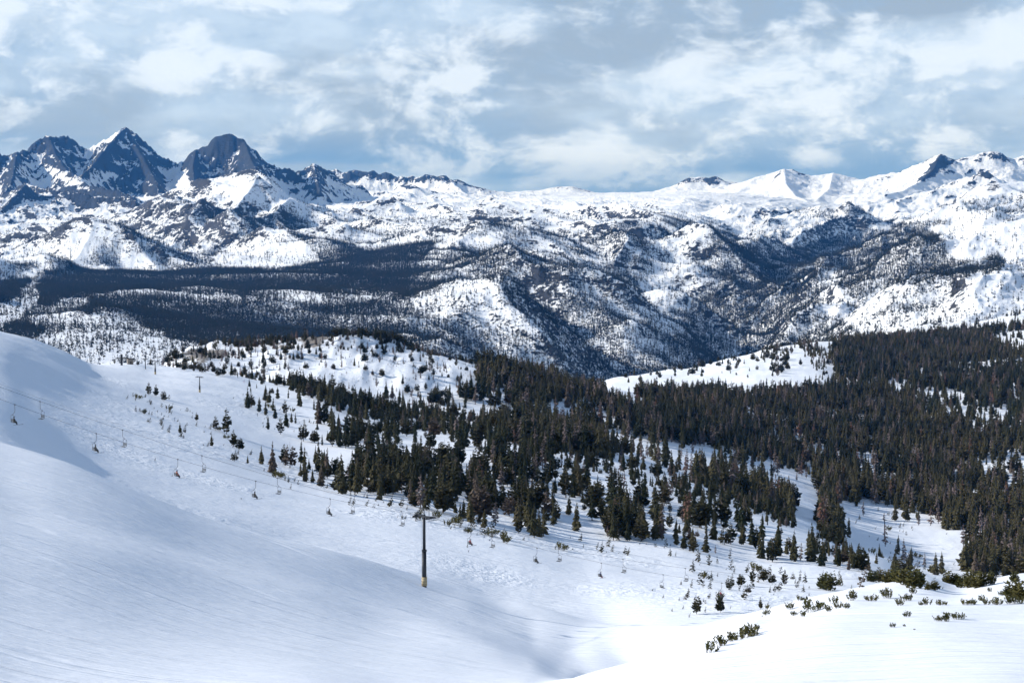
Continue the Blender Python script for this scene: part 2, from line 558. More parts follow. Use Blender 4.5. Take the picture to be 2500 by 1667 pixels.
UN, VN = project(XX, YY, ZN)
for (u, v, ru, rv, a) in [(500, 866, 60, 18, 1.25), (765, 828, 40, 26, 1.4), (690, 850, 25, 14, 0.95), (620, 842, 40, 10, 0.9), (835, 812, 25, 8, 0.6), (430, 880, 25, 8, 0.7)]:
    rockN += a * blob(UN, VN, u, v, ru, rv) * (YY > 1380)
crestk = knoll * np.clip(sstep(YY, 1560, 1650) * sstep(-UN, -980, -800) + sstep(-UN, -570, -500), 0, 1)
rockN += crestk * (0.42 + 1.3 * fbm(XX, YY, 45, 3, 0.55, 25))
rough = sstep(YY, 395, 470) * (0.12 + 0.88 * sstep(fbm(XX, YY, 90, 3, 0.5, 31), -0.10, 0.30)) * sstep(-YY, -2200, -900)
RUN = [(245, 893), (300, 886), (430, 955), (560, 1035), (700, 1070), (850, 1120), (1000, 1112), (1180, 1118), (1150, 1137), (1000, 1130), (870, 1145), (700, 1125), (560, 1080), (440, 1015), (330, 945)]
rough = rough * (1 - blur(blur(in_poly(UN, VN, RUN).astype(float), 3, 0), 3, 1))
sheetN = Sheet(SN, YN, ZN)
visN = visible_cells(XX, YY, ZN, 0.03)
visN[YN[:-1] < 700] = True
grid_mesh('snow_slope', XX, YY, ZN, visN, MAT_NEAR, {'rock': rockN, 'rough': rough})

# ------------------------------------------------------------------ far land: canyon, wooded shelf, granite, peaks
H = []
H.append([(-900, 2900, -440), (700, 2900, -440), (1200, 2900, -560), (3400, 2900, -560)])
H.append([(-900, 3600, -260), (0, 3600, -265), (250, 3600, 880), (500, 3700, 868), (800, 3800, -290), (1100, 4000, -330), (1400, 4300, 908), (1600, 4400, 915), (1750, 4500, 890), (1900, 4500, 872), (2100, 4500, 850), (2300, 4400, 830), (2500, 4400, 800), (3400, 4400, -200)])
H.append([(-900, 4600, -180), (0, 4600, 768), (120, 4700, 772), (250, 4800, 762), (350, 4900, 765), (500, 4900, 780), (800, 5000, 775), (1000, 5000, 775), (1100, 5000, 772), (1250, 5000, 810), (1400, 5000, 850), (1600, 5000, 875), (1750, 5200, 840), (1850, 5400, 812), (2000, 5300, 805), (2100, 5300, 785), (2300, 5300, 742), (2500, 5200, 705), (3400, 5200, -80)])
H.append([(-900, 6000, -150), (0, 6000, 705), (250, 6200, 702), (500, 6300, 705), (800, 6400, 697), (1100, 6500, 695), (1300, 6400, 715), (1500, 6200, 742), (1650, 6200, 775), (1780, 6400, 788), (1850, 6600, 762), (2000, 6600, 700), (2100, 6600, 682), (2300, 6500, 640), (2500, 6500, 590), (3400, 6500, 60)])
H.append([(-900, 8000, -150), (0, 8000, 652), (250, 7800, 670), (500, 7800, 662), (800, 7800, 642), (900, 8000, 625), (1050, 8000, 608), (1220, 7800, 600), (1400, 7600, 622), (1500, 7500, 640), (1650, 7600, 668), (1780, 8000, 735), (1850, 8200, 706), (2000, 8200, 645), (2100, 8200, 620), (2300, 7800, 570), (2500, 7500, 520), (3400, 7500, 200)])
H.append([(-900, 10500, -100), (0, 10500, 605), (250, 10000, -130), (500, 9300, 610), (700, 9500, 580), (850, 10000, 565), (1050, 10000, 548), (1220, 10000, 543), (1400, 9800, 555), (1600, 9500, 562), (1750, 9800, 622), (1850, 10000, 640), (2000, 10000, 598), (2150, 10000, 572), (2300, 9500, 522), (2500, 9000, 472), (3400, 9000, 350)])
H.append([(-900, 13500, 60), (0, 13500, 520), (250, 13000, 520), (500, 12500, 520), (800, 12500, 532), (1050, 12500, 516), (1250, 12500, 513), (1450, 12500, 509), (1650, 12500, 511), (1850, 12500, 537), (2050, 12500, 548), (2200, 12500, 530), (2350, 12500, 508), (2500, 12500, 500), (3400, 12500, 120)])
H.append([(-900, 16000, 230), (0, 16000, 470), (300, 16000, 462), (600, 16000, 472), (850, 16000, 482), (1100, 16500, 484), (1400, 16500, 485), (1700, 16500, 474), (1900, 16500, 483), (2100, 16000, 503), (2300, 16000, 482), (2500, 16000, 462), (3400, 16000, 250)])
H.append([(-900, 22000, 290), (3400, 22000, 290)])
H.append([(-900, 31000, 200), (3400, 31000, 200)])

SF = np.linspace(-0.345, 0.345, 1300)
YF = [2900.0]
while YF[-1] < 26000:
    y = YF[-1]
    YF.append(y * (1 + (0.006 if y < 4100 else 0.0026 if y < 7200 else 0.0017 if y < 12500 else 0.0019 if y < 18000 else 0.004)))
YF = np.array(YF)
ZF = loft(H, SF, YF)
ZF = blur(blur(ZF, 60, 1), 12, 0)
XF, YFF = SF[None, :] * YF[:, None], np.repeat(YF[:, None], len(SF), 1)


def Z1(x, y, off):
    return off


def z1(pts):
    """photo points from an enlarged crop -> photo pixels"""
    return [(x / 2.613, 250 + y / 2.613) for x, y in pts]


def z2(pts):
    return [(800 + x / 2.613, 350 + y / 2.613) for x, y in pts]


def z3(pts):
    return [(1650 + x / 2.613, 350 + y / 2.613) for x, y in pts]


def with_d(pts, d):
    if isinstance(d, (int, float)):
        d = (d, d)
    n = len(pts) - 1
    return [unproject(u, v, d[0] + (d[1] - d[0]) * i / max(n, 1)) for i, (u, v) in enumerate(pts)]


RIDGES = []   # (points, steepness, total drop, crest jitter)


def ridge(pts, k, drop, jit=0.0, wob=0.25):
    RIDGES.append((np.array(pts), k, drop, jit, wob))


# main divide on the left, the pyramid and the square-topped peak
left_crest = z1([(-260, 330), (-120, 310), (0, 335), (40, 338), (60, 350), (75, 325), (88, 348), (110, 310), (160, 280), (190, 302), (208, 290), (222, 250), (260, 225), (310, 215), (338, 226), (360, 215), (400, 215), (430, 230), (470, 246), (500, 275), (560, 300)])
ridge(with_d(left_crest, (14800, 15600)), 1.35, 900, 34)
ridge(with_d(z1([(560, 300), (610, 262), (650, 237), (700, 215), (740, 186), (775, 160), (800, 150), (822, 156), (860, 190), (900, 225), (940, 260), (980, 292), (1020, 330), (1060, 350), (1100, 375), (1170, 382)]), (15900, 15300)), 1.3, 1000, 17)
ridge(with_d(z1([(800, 150), (730, 230), (650, 310), (580, 400), (520, 470)]), (15500, 14200)), 1.25, 700, 19)          # lit left arete
ridge(with_d(z1([(800, 150), (880, 300), (960, 430), (1010, 520)]), (15500, 14400)), 1.2, 700, 19)
ridge(with_d(z1([(1170, 382), (1190, 360), (1230, 320), (1250, 292), (1290, 285), (1340, 255), (1362, 220), (1400, 195), (1440, 185), (1480, 190), (1520, 215), (1560, 245), (1590, 282), (1620, 300), (1640, 340), (1680, 380), (1740, 432)]), (15300, 15100)), 1.7, 1000, 17)
ridge(with_d(z1([(1250, 292), (1230, 400), (1240, 500)]), (15300, 14200)), 1.5, 600, 19)
ridge(with_d(z1([(1560, 245), (1600, 360), (1640, 450)]), (15100, 14000)), 1.4, 600, 19)
ridge(with_d(z1([(1740, 432), (1790, 425), (1850, 420), (1880, 445), (1960, 430), (2000, 390), (2030, 400), (2060, 420), (2110, 440), (2150, 475), (2200, 500), (2300, 520)]), (15100, 15600)), 1.1, 500, 23)
ridge(with_d(z1([(2000, 390), (2020, 480), (2040, 560)]), (15400, 14400)), 1.1, 400, 19)
# spurs under the left crest
ridge(with_d(z1([(310, 215), (360, 330), (420, 420), (480, 470)]), (15300, 14300)), 1.2, 500, 27)
ridge(with_d(z1([(110, 310), (90, 420), (60, 520), (0, 600)]), (15000, 13600)), 1.2, 500, 27)
ridge(with_d(z1([(480, 460), (560, 520), (700, 560), (860, 600)]), (14000, 13200)), 0.95, 330, 27)
ridge(with_d(z1([(160, 510), (260, 545), (420, 570), (640, 600), (880, 640)]), (13300, 12600)), 1.0, 420, 27)
ridge(with_d(z1([(-200, 640), (0, 600), (160, 510), (60, 640), (-60, 740)]), (13400, 12400)), 0.9, 400, 23)
# the white ridge in front of it, its spurs
ridge(with_d(z1([(640, 760), (760, 700), (900, 640), (1000, 610), (1100, 590), (1280, 530), (1400, 500), (1500, 470), (1580, 445), (1640, 435), (1700, 450), (1740, 500), (1800, 530), (1850, 560), (1930, 622), (2050, 650), (2100, 680), (2150, 722)]), (11300, 9900)), 0.72, 420, 8)
ridge(with_d(z1([(1640, 435), (1560, 560), (1480, 640), (1300, 700), (1200, 760), (1080, 850)]), (10300, 9300)), 0.7, 300, 10)
ridge(with_d(z1([(1850, 560), (1750, 640), (1560, 700), (1440, 760)]), (10150, 9300)), 0.7, 240, 10)
ridge(with_d(z1([(2200, 745), (2000, 770), (1800, 815), (1700, 820), (1600, 850), (1500, 920), (1440, 960)]), (8900, 9100)), 0.62, 260, 8)
ridge(with_d(z1([(1800, 815), (1900, 850), (2000, 910), (2050, 950)]), (8950, 8600)), 0.7, 240, 8)
ridge(with_d(z1([(1700, 970), (1850, 965), (2000, 970), (2150, 1010), (2200, 1040)]), (8500, 8500)), 0.5, 140, 6)
# rounded dome far left
ridge(with_d(z1([(-200, 1090), (0, 1000), (150, 950), (400, 862), (500, 800), (560, 772), (640, 757), (720, 812), (800, 870), (870, 930), (950, 990), (1000, 1010)]), (9300, 8000)), 0.55, 330, 4)
ridge(with_d(z1([(560, 772), (595, 870), (480, 950), (300, 1020), (150, 1120), (0, 1230)]), (8600, 7400)), 0.5, 220, 6)
# low rise in the wooded shelf
ridge(with_d(z1([(330, 1440), (450, 1390), (560, 1350), (650, 1325), (720, 1335), (850, 1380), (1000, 1450), (1100, 1530)]), (4700, 4500)), 0.45, 120, 3)
ridge(with_d(z1([(-100, 1480), (60, 1400), (200, 1330), (330, 1280), (430, 1230)]), (4900, 5600)), 0.5, 120, 3)
ridge(with_d(z1([(600, 1260), (800, 1215), (1000, 1195), (1300, 1200), (1500, 1215)]), (6000, 6100)), 0.3, 60, 3)
# granite country in the middle
ridge(with_d(z2([(380, 800), (530, 770), (700, 740), (830, 725), (900, 660), (960, 640), (1070, 592), (1150, 602), (1220, 650), (1330, 720), (1420, 830), (1480, 940), (1560, 1060)]), (7600, 6300)), 0.62, 330, 8)
ridge(with_d(z2([(1220, 650), (1400, 655), (1520, 720), (1620, 820), (1700, 930), (1800, 1050), (1880, 1180)]), (7900, 5900)), 0.6, 260, 10)
ridge(with_d(z2([(640, 950), (800, 900), (1000, 870), (1080, 900), (1130, 980), (1250, 1000), (1400, 1080), (1560, 1170), (1700, 1290)]), (5700, 4800)), 0.5, 190, 8)
ridge(with_d(z2([(1200, 870), (1290, 845), (1350, 880), (1420, 960)]), (6300, 6000)), 0.7, 150, 6)
ridge(with_d(z2([(1700, 1230), (1830, 1270), (1920, 1240), (1990, 1300), (2080, 1400)]), (4900, 4600)), 0.8, 200, 6)
ridge(with_d(z2([(1570, 1380), (1640, 1360), (1720, 1400)]), (4500, 4500)), 0.5, 80, 4)
ridge(with_d(z2([(1700, 1430), (1800, 1370), (1900, 1340), (1960, 1390), (2010, 1430)]), (4450, 4450)), 0.6, 110, 4)
ridge(with_d(z2([(0, 520), (80, 490), (200, 475), (330, 505), (450, 545), (700, 550), (830, 590), (900, 615)]), (9900, 8900)), 0.5, 260, 8)
ridge(with_d(z2([(230, 420), (330, 365), (420, 370), (520, 430), (600, 440), (700, 380), (800, 400), (900, 440), (1050, 450)]), (11500, 11500)), 0.6, 260, 14)
ridge(with_d(z2([(1080, 420), (1180, 395), (1280, 410), (1400, 450), (1520, 430), (1640, 400), (1780, 415), (1900, 420), (2060, 450)]), (12300, 12300)), 0.5, 160, 10)
ridge(with_d(z2([(1350, 640), (1440, 600), (1560, 560), (1650, 500), (1740, 450), (1840, 440), (1960, 450), (2080, 480), (2180, 540), (2280, 620)]), (9300, 9300)), 0.65, 330, 14)
ridge(with_d(z2([(1700, 590), (1800, 520), (1880, 520), (1920, 580), (1840, 680), (1800, 800)]), (8900, 7600)), 0.7, 260, 14)
ridge(with_d(z2([(1840, 720), (1920, 640), (2040, 590), (2120, 640), (2230, 640), (2350, 690), (2450, 740)]), (8300, 8600)), 0.7, 330, 12)
ridge(with_d(z2([(2040, 590), (1980, 720), (1900, 820), (1960, 900), (2150, 1000)]), (8300, 6700)), 0.6, 260, 14)
# granite wall on the near side of the canyon, seen right of centre
ridge(with_d(z3([(-60, 700), (60, 690), (200, 740), (330, 800), (450, 830), (500, 860), (560, 950)]), (6900, 6500)), 0.7, 330, 10)
ridge(with_d(z3([(0, 500), (100, 450), (230, 500), (360, 560), (480, 640), (560, 700), (620, 720)]), (8600, 7600)), 0.65, 300, 12)
ridge(with_d(z3([(500, 1090), (600, 1010), (720, 900), (800, 830), (870, 780), (930, 765), (1000, 790), (1060, 850), (1090, 930), (1130, 1010)]), (5600, 5900)), 0.75, 330, 10)
ridge(with_d(z3([(1080, 900), (1180, 850), (1260, 840), (1330, 880), (1350, 960)]), (6200, 6300)), 0.7, 160, 8)
ridge(with_d(z3([(470, 660), (560, 630), (660, 600), (800, 560), (900, 570), (1000, 590), (1040, 630)]), (9300, 9300)), 0.5, 140, 8)
ridge(with_d(z3([(820, 650), (900, 590), (960, 570), (1020, 600)]), (8900, 8900)), 0.7, 120, 5)
ridge(with_d(z3([(550, 520), (640, 470), (720, 460), (820, 420), (920, 400), (1000, 440), (1100, 400), (1180, 430), (1260, 470)]), (11800, 11500)), 0.6, 200, 14)
ridge(with_d(z3([(200, 440), (300, 390), (400, 390), (520, 420), (600, 440)]), (12300, 12000)), 0.6, 160, 14)
ridge(with_d(z3([(1030, 740), (1150, 690), (1250, 650), (1350, 630), (1450, 620), (1550, 600)]), (7700, 8000)), 0.5, 110, 6)
# long ridge on the right
ridge(with_d(z3([(1350, 565), (1450, 530), (1560, 480), (1700, 420), (1850, 375), (2000, 345), (2120, 325), (2221, 308), (2400, 280), (2600, 250)]), (10600, 8600)), 0.42, 420, 8)
ridge(with_d(z3([(1200, 690), (1500, 560), (1800, 470), (2000, 430)]), (9300, 9000)), 0.3, 160, 6)
# skyline, middle and right
ridge(with_d(z2([(-60, 180), (40, 165), (100, 166), (200, 170), (290, 168), (330, 186), (380, 180), (450, 206), (490, 200), (560, 210), (610, 204), (640, 188), (680, 206), (740, 198), (780, 220), (840, 230), (880, 262), (960, 280), (1010, 290), (1080, 306), (1200, 330)]), (19500, 18500)), 0.75, 500, 10)
ridge(with_d(z2([(450, 275), (500, 255), (560, 270), (620, 320)]), (16500, 16000)), 0.6, 150, 8)
ridge(with_d(z2([(780, 220), (820, 280), (900, 330), (1050, 360)]), (18500, 16800)), 0.5, 250, 8)
ridge(with_d(z2([(1120, 312), (1200, 306), (1350, 300), (1430, 285), (1490, 275), (1560, 274), (1640, 300), (1700, 330), (1760, 350)]), (24000, 24000)), 0.35, 260, 3)
ridge(with_d(z2([(1300, 385), (1500, 350), (1700, 335), (1850, 330), (1980, 347), (2060, 336), (2160, 310), (2221, 285)]), (18500, 18500)), 0.4, 220, 8)
ridge(with_d(z3([(-120, 300), (0, 272), (40, 245), (90, 212), (150, 208), (210, 213), (250, 200), (280, 226), (330, 236), (440, 240), (520, 266)]), (19000, 19000)), 0.62, 330, 9)
ridge(with_d(z3([(520, 266), (580, 240), (620, 200), (680, 158), (740, 157), (800, 180), (860, 195), (920, 190), (1000, 185), (1060, 195), (1130, 215), (1220, 245), (1300, 262), (1380, 256), (1480, 240)]), (17800, 17800)), 0.6, 380, 8)
ridge(with_d(z3([(690, 158), (700, 260), (760, 330), (840, 380)]), (17700, 15500)), 0.5, 260, 6)
ridge(with_d(z3([(1000, 185), (980, 290), (900, 360)]), (17800, 16000)), 0.45, 220, 6)
ridge(with_d(z3([(1300, 262), (1480, 240), (1530, 200), (1580, 155), (1640, 100), (1690, 70), (1720, 90), (1780, 102), (1850, 86), (1950, 60), (2010, 48), (2060, 56), (2100, 80), (2150, 92), (2221, 68), (2350, 90)]), (17400, 17400)), 0.7, 500, 8)
ridge(with_d(z3([(1690, 70), (1640, 170), (1560, 240), (1450, 300), (1330, 330)]), (17300, 15000)), 0.6, 300, 8)
ridge(with_d(z3([(1600, 320), (1700, 262), (1800, 225), (1900, 195), (1960, 175), (2000, 175), (2030, 212), (2090, 312)]), (14800, 14400)), 0.75, 380, 7)
ridge(with_d(z3([(1230, 420), (1400, 370), (1550, 320), (1700, 290), (1850, 290)]), (14300, 14000)), 0.5, 180, 8)

wx = fbm(XF, YFF, 700, 3, 0.5, 71) * 90
wy = fbm(XF, YFF, 700, 3, 0.5, 75) * 90
acc = None
KS = 1 / 16.0
big = np.exp(np.clip(0, 0, 0)) * 0
Zb = ZF.copy()
ridge_n = ridged(XF, YFF, 420, 4, 0.55, 41)
jitn = fbm(XF, YFF, 75, 4, 0.62, 51)
TE = ZF.copy()
MIND = np.full_like(ZF, 9e9)
for pts, k, drop, jit, wob in RIDGES:
    reach = 5.0 * drop / k
    y0, y1 = pts[:, 1].min() - reach, pts[:, 1].max() + reach
    i0, i1 = np.searchsorted(YF, [y0, y1])
    smin = (pts[:, 0].min() - reach) / max(y0, 2900.0)
    smax = (pts[:, 0].max() + reach) / max(y0, 2900.0)
    j0, j1 = np.searchsorted(SF, [min(smin, (pts[:, 0].min() - reach) / y1), max(smax, (pts[:, 0].max() + reach) / y1)])
    if i1 <= i0 or j1 <= j0:
        continue
    sl = (slice(i0, i1), slice(j0, j1))
    px, py = XF[sl], YFF[sl]
    best = None; md = 9e9
    for a, b in zip(pts[:-1], pts[1:]):
        ex, ey = b[0] - a[0], b[1] - a[1]
        l2 = ex * ex + ey * ey + 1e-6
        t = np.clip(((px - a[0]) * ex + (py - a[1]) * ey) / l2, 0, 1)
        dist = np.hypot(px - a[0] - t * ex, py - a[1] - t * ey)
        md = np.minimum(md, dist)
        dd = dist * (1 + wob * (ridge_n[sl] - 0.45) * 1.6)
        h = a[2] + (b[2] - a[2]) * t - drop * (1 - np.exp(-k * np.maximum(dd, 0) / drop))
        h = h - 900 * sstep(dist, 0.4 * reach, reach)
        best = h if best is None else np.maximum(best, h)
    best = best + jit * jitn[sl]
    MIND[sl] = np.minimum(MIND[sl], np.where(best > TE[sl] - 40, md, 9e9))
    cur = TE[sl]
    # smooth maximum, sharp for rocky crests
    w = 14.0
    dlt = np.clip((best - cur) / w, -30, 30)
    TE[sl] = np.where(dlt > 25, best, cur + w * np.log1p(np.exp(dlt)))
lift = TE - ZF
# the canyon right of centre and the creek draining the wooded shelf into it


def poly_dist(pts):
    w = np.array([((u_ - CX) / F * d_, d_) for u_, d_ in pts])
    m = np.full(XF.shape, 9e9)
    i0, i1 = np.searchsorted(YF, [w[:, 1].min() - 1200, w[:, 1].max() + 1200])
    for a, b in zip(w[:-1], w[1:]):
        e = b - a
        t = np.clip(((XF[i0:i1] - a[0]) * e[0] + (YFF[i0:i1] - a[1]) * e[1]) / (e @ e), 0, 1)
        m[i0:i1] = np.minimum(m[i0:i1], np.hypot(XF[i0:i1] - a[0] - t * e[0], YFF[i0:i1] - a[1] - t * e[1]))
    return m


wob_ = fbm(XF, YFF, 500, 3, 0.5, 201) * 160
DC = poly_dist([(1590, 4500), (1690, 5100), (1770, 5900), (1830, 6900), (1880, 8000), (1950, 9000), (2060, 10000), (2150, 11000)]) + wob_
DK = poly_dist([(700, 5100), (950, 4800), (1150, 4500), (1350, 4400), (1590, 4500)]) + wob_
DD = poly_dist([(1215, 7700), (1290, 6900), (1370, 6000), (1470, 5200), (1590, 4600)]) + wob_
TE = TE - 165 * np.clip(1 - np.abs(DC) / 600, 0, 1) ** 1.15 - 60 * np.clip(1 - np.abs(DK) / 450, 0, 1) ** 1.3 - 80 * np.clip(1 - np.abs(DD) / 380, 0, 1) ** 1.3
ZF = TE
UF, VF = project(XF, YFF, ZF)
# regional roughness: wooded shelf calm, granite rough, high peaks roughest
shelf = [(-50, 690), (249, 667), (520, 655), (800, 600), (960, 605), (1140, 588), (1010, 650), (1280, 670), (1180, 720), (960, 790), (900, 900), (-50, 900)]
calm = np.where(in_poly(UF, VF, shelf) & (YFF < 8300), 0.25, 1.0)
calm = blur(blur(calm, 25, 0), 25, 1)
far_r = np.interp(YF, [3000, 6000, 9000, 13000, 16000, 24000], [0.6, 0.9, 1.0, 1.15, 1.4, 1.2])[:, None]
A = calm * far_r
def grain(ang, seed, wl=330, st=0.34, oc=5):
    c_, s_ = math.cos(ang), math.sin(ang)
    al, ac = (XF + wx) * c_ + (YFF + wy) * s_, -(XF + wx) * s_ + (YFF + wy) * c_
    return ridged(al * st, ac, wl, oc, 0.5, seed)


side = sstep(SF, 0.06, 0.14)[None, :]
gran = grain(math.radians(-48), 91) * (1 - side) + grain(math.radians(62), 93) * side
broad = grain(math.radians(-48), 191, 1150, 0.5, 3) * (1 - side) + grain(math.radians(62), 193, 1150, 0.5, 3) * side
soft = 1 - 0.65 * sstep(YFF, 13500, 15500) * sstep(SF, -0.02, 0.03)[None, :]     # the skyline on the right is smooth
crisp = 0.25 + 0.75 * sstep(MIND, 8, 105)
A = A * soft * np.where(YFF > 7800, crisp, 1.0)
soft = soft * crisp
mid_r = np.interp(YF, [4000, 5000, 10500, 12500], [0.2, 1, 1, 0.15])[:, None]
ZF = ZF + A * (gran - 0.42) * 55 + calm * mid_r * (broad - 0.42) * 150
ZF = ZF + A * fbm(XF, YFF, 1500, 3, 0.5, 99) * 25
ZF = ZF + A * fbm(XF + wx, YFF + wy, 70, 4, 0.5, 111) * 6
ZF = ZF + np.interp(YF, [3000, 13000, 15000, 31000], [0, 0, 1, 1])[:, None] * (ridged(XF, YFF, 240, 4, 0.6, 121) - 0.4) * (44 + 34 * sstep(-SF, 0.04, 0.08)[None, :]) * soft * sstep(lift, 5, 120)
UF, VF = project(XF, YFF, ZF)

# rock: steep ground, plus the rock faces that the photograph shows
dzy = np.gradient(ZF, axis=0) / np.gradient(YFF, axis=0)
dzx = np.gradient(ZF, axis=1) / np.gradient(XF, axis=1)
slope = np.hypot(dzx, dzy - dzx * SF[None, :])
cav = ZF - blur(blur(ZF, 10, 0), 10, 1)
rockF = np.interp(YF, [3000, 5000, 12000, 14000], [0.06, 0.13, 0.10, -0.10])[:, None] + 0.60 * sstep(slope, 0.25, 1.05) + np.interp(YF, [12000, 14500], [0.07, 0.22])[:, None] * np.clip(cav / 6, -2, 2) + 0.22 * fbm(XF, YFF, 600, 3, 0.5, 131)
UJ = UF + 26 * fbm(XF, YFF, 300, 4, 0.6, 141)
VJ = VF + 12 * fbm(XF, YFF, 300, 4, 0.6, 143)
SNOWY = [(z1([(1100, 590), (1500, 470), (1640, 435), (1740, 500), (1930, 620), (2150, 720), (2000, 760), (1700, 640), (1450, 640), (1330, 560)]), 0.30),
         (z1([(0, 1000), (560, 775), (640, 757), (720, 810), (1000, 1000), (860, 1090), (500, 1040), (300, 1060), (0, 1250)]), 0.30),
         (z1([(1400, 960), (1700, 820), (1850, 820), (2050, 950), (2180, 1040), (1900, 1070), (1350, 1050)]), 0.28),
         (z1([(1030, 420), (1170, 400), (1230, 540), (1080, 570)]), 0.6), (z1([(560, 300), (660, 230), (790, 155), (640, 320), (580, 370)]), 0.7),
         (z1([(180, 500), (480, 480), (640, 500), (600, 530), (400, 510), (200, 560)]), 0.3),
         (z2([(0, 520), (200, 480), (500, 560), (830, 600), (700, 640), (300, 700), (0, 600)]), 0.22),
         (z2([(0, 230), (300, 250), (700, 330), (1200, 310), (1700, 335), (2221, 300), (2221, 400), (1500, 430), (900, 370), (400, 350), (0, 300)]), 0.26),
         (z3([(0, 290), (250, 280), (520, 270), (700, 180), (1000, 190), (1300, 265), (1500, 245), (1650, 180), (1900, 230), (1600, 400), (1300, 370), (900, 390), (500, 330), (0, 390)]), 0.10),
         (z3([(1900, 130), (2221, 120), (2221, 300), (2090, 310), (2050, 200)]), 0.2),
         (z3([(1350, 570), (1600, 470), (1900, 400), (2221, 380), (2221, 1100), (1750, 1150), (1900, 900), (1750, 700), (1500, 590)]), 0.36),
         (z2([(880, 720), (960, 640), (1070, 592), (1160, 605), (1300, 780), (1100, 720), (950, 720)]), 0.2)]
for poly, a_ in SNOWY:
    rockF = rockF - a_ * blur(blur(in_poly(UJ, VJ, poly).astype(float), 3, 0), 3, 1)
FACES = [
    (z1([(0, 340), (110, 310), (220, 245), (310, 215), (400, 215), (480, 250), (500, 330), (480, 470), (380, 440), (300, 330), (200, 330), (100, 420), (60, 560), (0, 640)]), 0.55),
    (z1([(640, 310), (800, 160), (900, 225), (980, 300), (1010, 420), (1060, 560), (960, 620), (880, 600), (800, 540), (700, 480), (580, 390)]), 0.62),
    (z1([(980, 300), (1100, 380), (1180, 380), (1060, 400)]), 0.5),
    (z1([(1240, 290), (1350, 230), (1440, 185), (1560, 245), (1640, 340), (1740, 430), (1700, 470), (1560, 450), (1430, 480), (1250, 540), (1170, 450), (1180, 370)]), 0.62),
    (z1([(1740, 430), (1860, 420), (1960, 430), (2080, 440), (2080, 520), (2000, 590), (1900, 530), (1760, 500)]), 0.45),
    (z1([(400, 510), (600, 530), (780, 520), (900, 600), (800, 640), (650, 600), (660, 660), (540, 760), (440, 740), (330, 640), (330, 570)]), 0.45),
    (z1([(0, 640), (180, 570), (330, 570), (290, 680), (160, 760), (0, 900)]), 0.3),
    (z1([(0, 760), (240, 720), (500, 740), (560, 780), (300, 860), (0, 900)]), 0.2),
    (z2([(40, 170), (300, 168), (450, 205), (320, 240), (200, 240)]), 0.8),
    (z2([(480, 200), (640, 190), (760, 200), (880, 260), (1010, 290), (950, 300), (800, 250), (660, 220)]), 0.8),
    (z2([(450, 270), (500, 255), (600, 310)]), 0.6),
    (z3([(1580, 160), (1690, 75), (1800, 110), (1770, 150), (1660, 190), (1540, 260)]), 1.6),
    (z3([(1880, 150), (2000, 170), (2080, 300), (1990, 330), (2000, 230)]), 0.8),
    (z3([(40, 250), (100, 215), (80, 280)]), 0.9),
    (z3([(190, 215), (250, 205), (300, 270), (200, 280)]), 0.9),
    (z3([(590, 240), (670, 165), (660, 220), (600, 270)]), 0.9),
    (z3([(740, 170), (830, 190), (790, 220)]), 0.8),
    (z2([(1000, 250), (900, 720), (1080, 760), (1000, 680)]), 0.0),
    (z2([(900, 420), (1100, 470), (1100, 560), (950, 570)]), 0.2),
    (z3([(760, 900), (880, 790), (950, 780), (1030, 900), (960, 960), (760, 1010)]), 0.2),
    (z2([(1480, 560), (1900, 480), (2200, 520), (2230, 900), (1950, 900), (1640, 760)]), 0.16),
    (z3([(0, 560), (350, 600), (560, 760), (520, 960), (0, 1000)]), 0.14),
    (z3([(1200, 690), (1420, 625), (1420, 650), (1220, 710)]), 0.5),
]
fm = np.zeros_like(ZF)
for poly, a in FACES:
    fm = np.maximum(fm, a * in_poly(UJ, VJ, poly))
fm = blur(blur(fm, 3, 0), 3, 1)
rockF = rockF - 0.16 * np.clip(1 - np.abs(DC) / 800, 0, 1) ** 0.5
rockF = rockF + fm * (0.45 + 0.35 * sstep(slope, 0.4, 1.2))
sheetF = Sheet(SF, YF, ZF)
# the view only reaches what stands above the near crests
en = np.array([np.max(ZN[:, j] / YN) for j in range(len(SN))])
emax = np.interp(SF, SN, en)
eF = ZF / YF[:, None]
run = np.maximum(np.maximum.accumulate(eF, 0), emax[None, :])
vis = eF > run - 0.010
keep = vis[:-1, :-1] | vis[1:, :-1] | vis[:-1, 1:] | vis[1:, 1:]
k = keep.copy(); k[1:] |= keep[:-1]; k[:-1] |= keep[1:]; k[2:] |= keep[:-2]; k[:-2] |= keep[2:]
split = np.searchsorted(YF, 12650)
ka = k.copy(); ka[split:] = False
kb = k.copy(); kb[:split] = False
grid_mesh('granite_hills', XF, YFF, ZF, ka, MAT_FAR, {'rock': rockF})
grid_mesh('mountain_range', XF, YFF, ZF, kb, MAT_PEAK, {'rock': rockF})

# ------------------------------------------------------------------ trees
def leaf_material(name, dark, mid, warm, warm_from=0.86):
    m, t, b = new_mat(name)
    oi = t.nodes.new('ShaderNodeObjectInfo')
    r = oi.outputs['Random']
    geo = t.nodes.new('ShaderNodeNewGeometry')
    # whole patches of the wood lean greener or browner
    patch = NOISE(t, oi.outputs['Location'], 0.006, 2.0, 0.5)
    k = M(t, 'ADD', M(t, 'MULTIPLY', r, 0.6), M(t, 'MULTIPLY', SMOOTH(t, patch, 0.38, 0.64), 0.45))
    c = MIXC(t, SMOOTH(t, k, 0.05, 0.95), dark, mid)
    c = MIXC(t, SMOOTH(t, r, warm_from, warm_from + 0.06), c, warm)
    t.links.new(c, b.inputs['Base Color'])
    b.inputs['Roughness'].default_value = 0.85
    b.inputs['Specular IOR Level'].default_value = 0.12
    return m


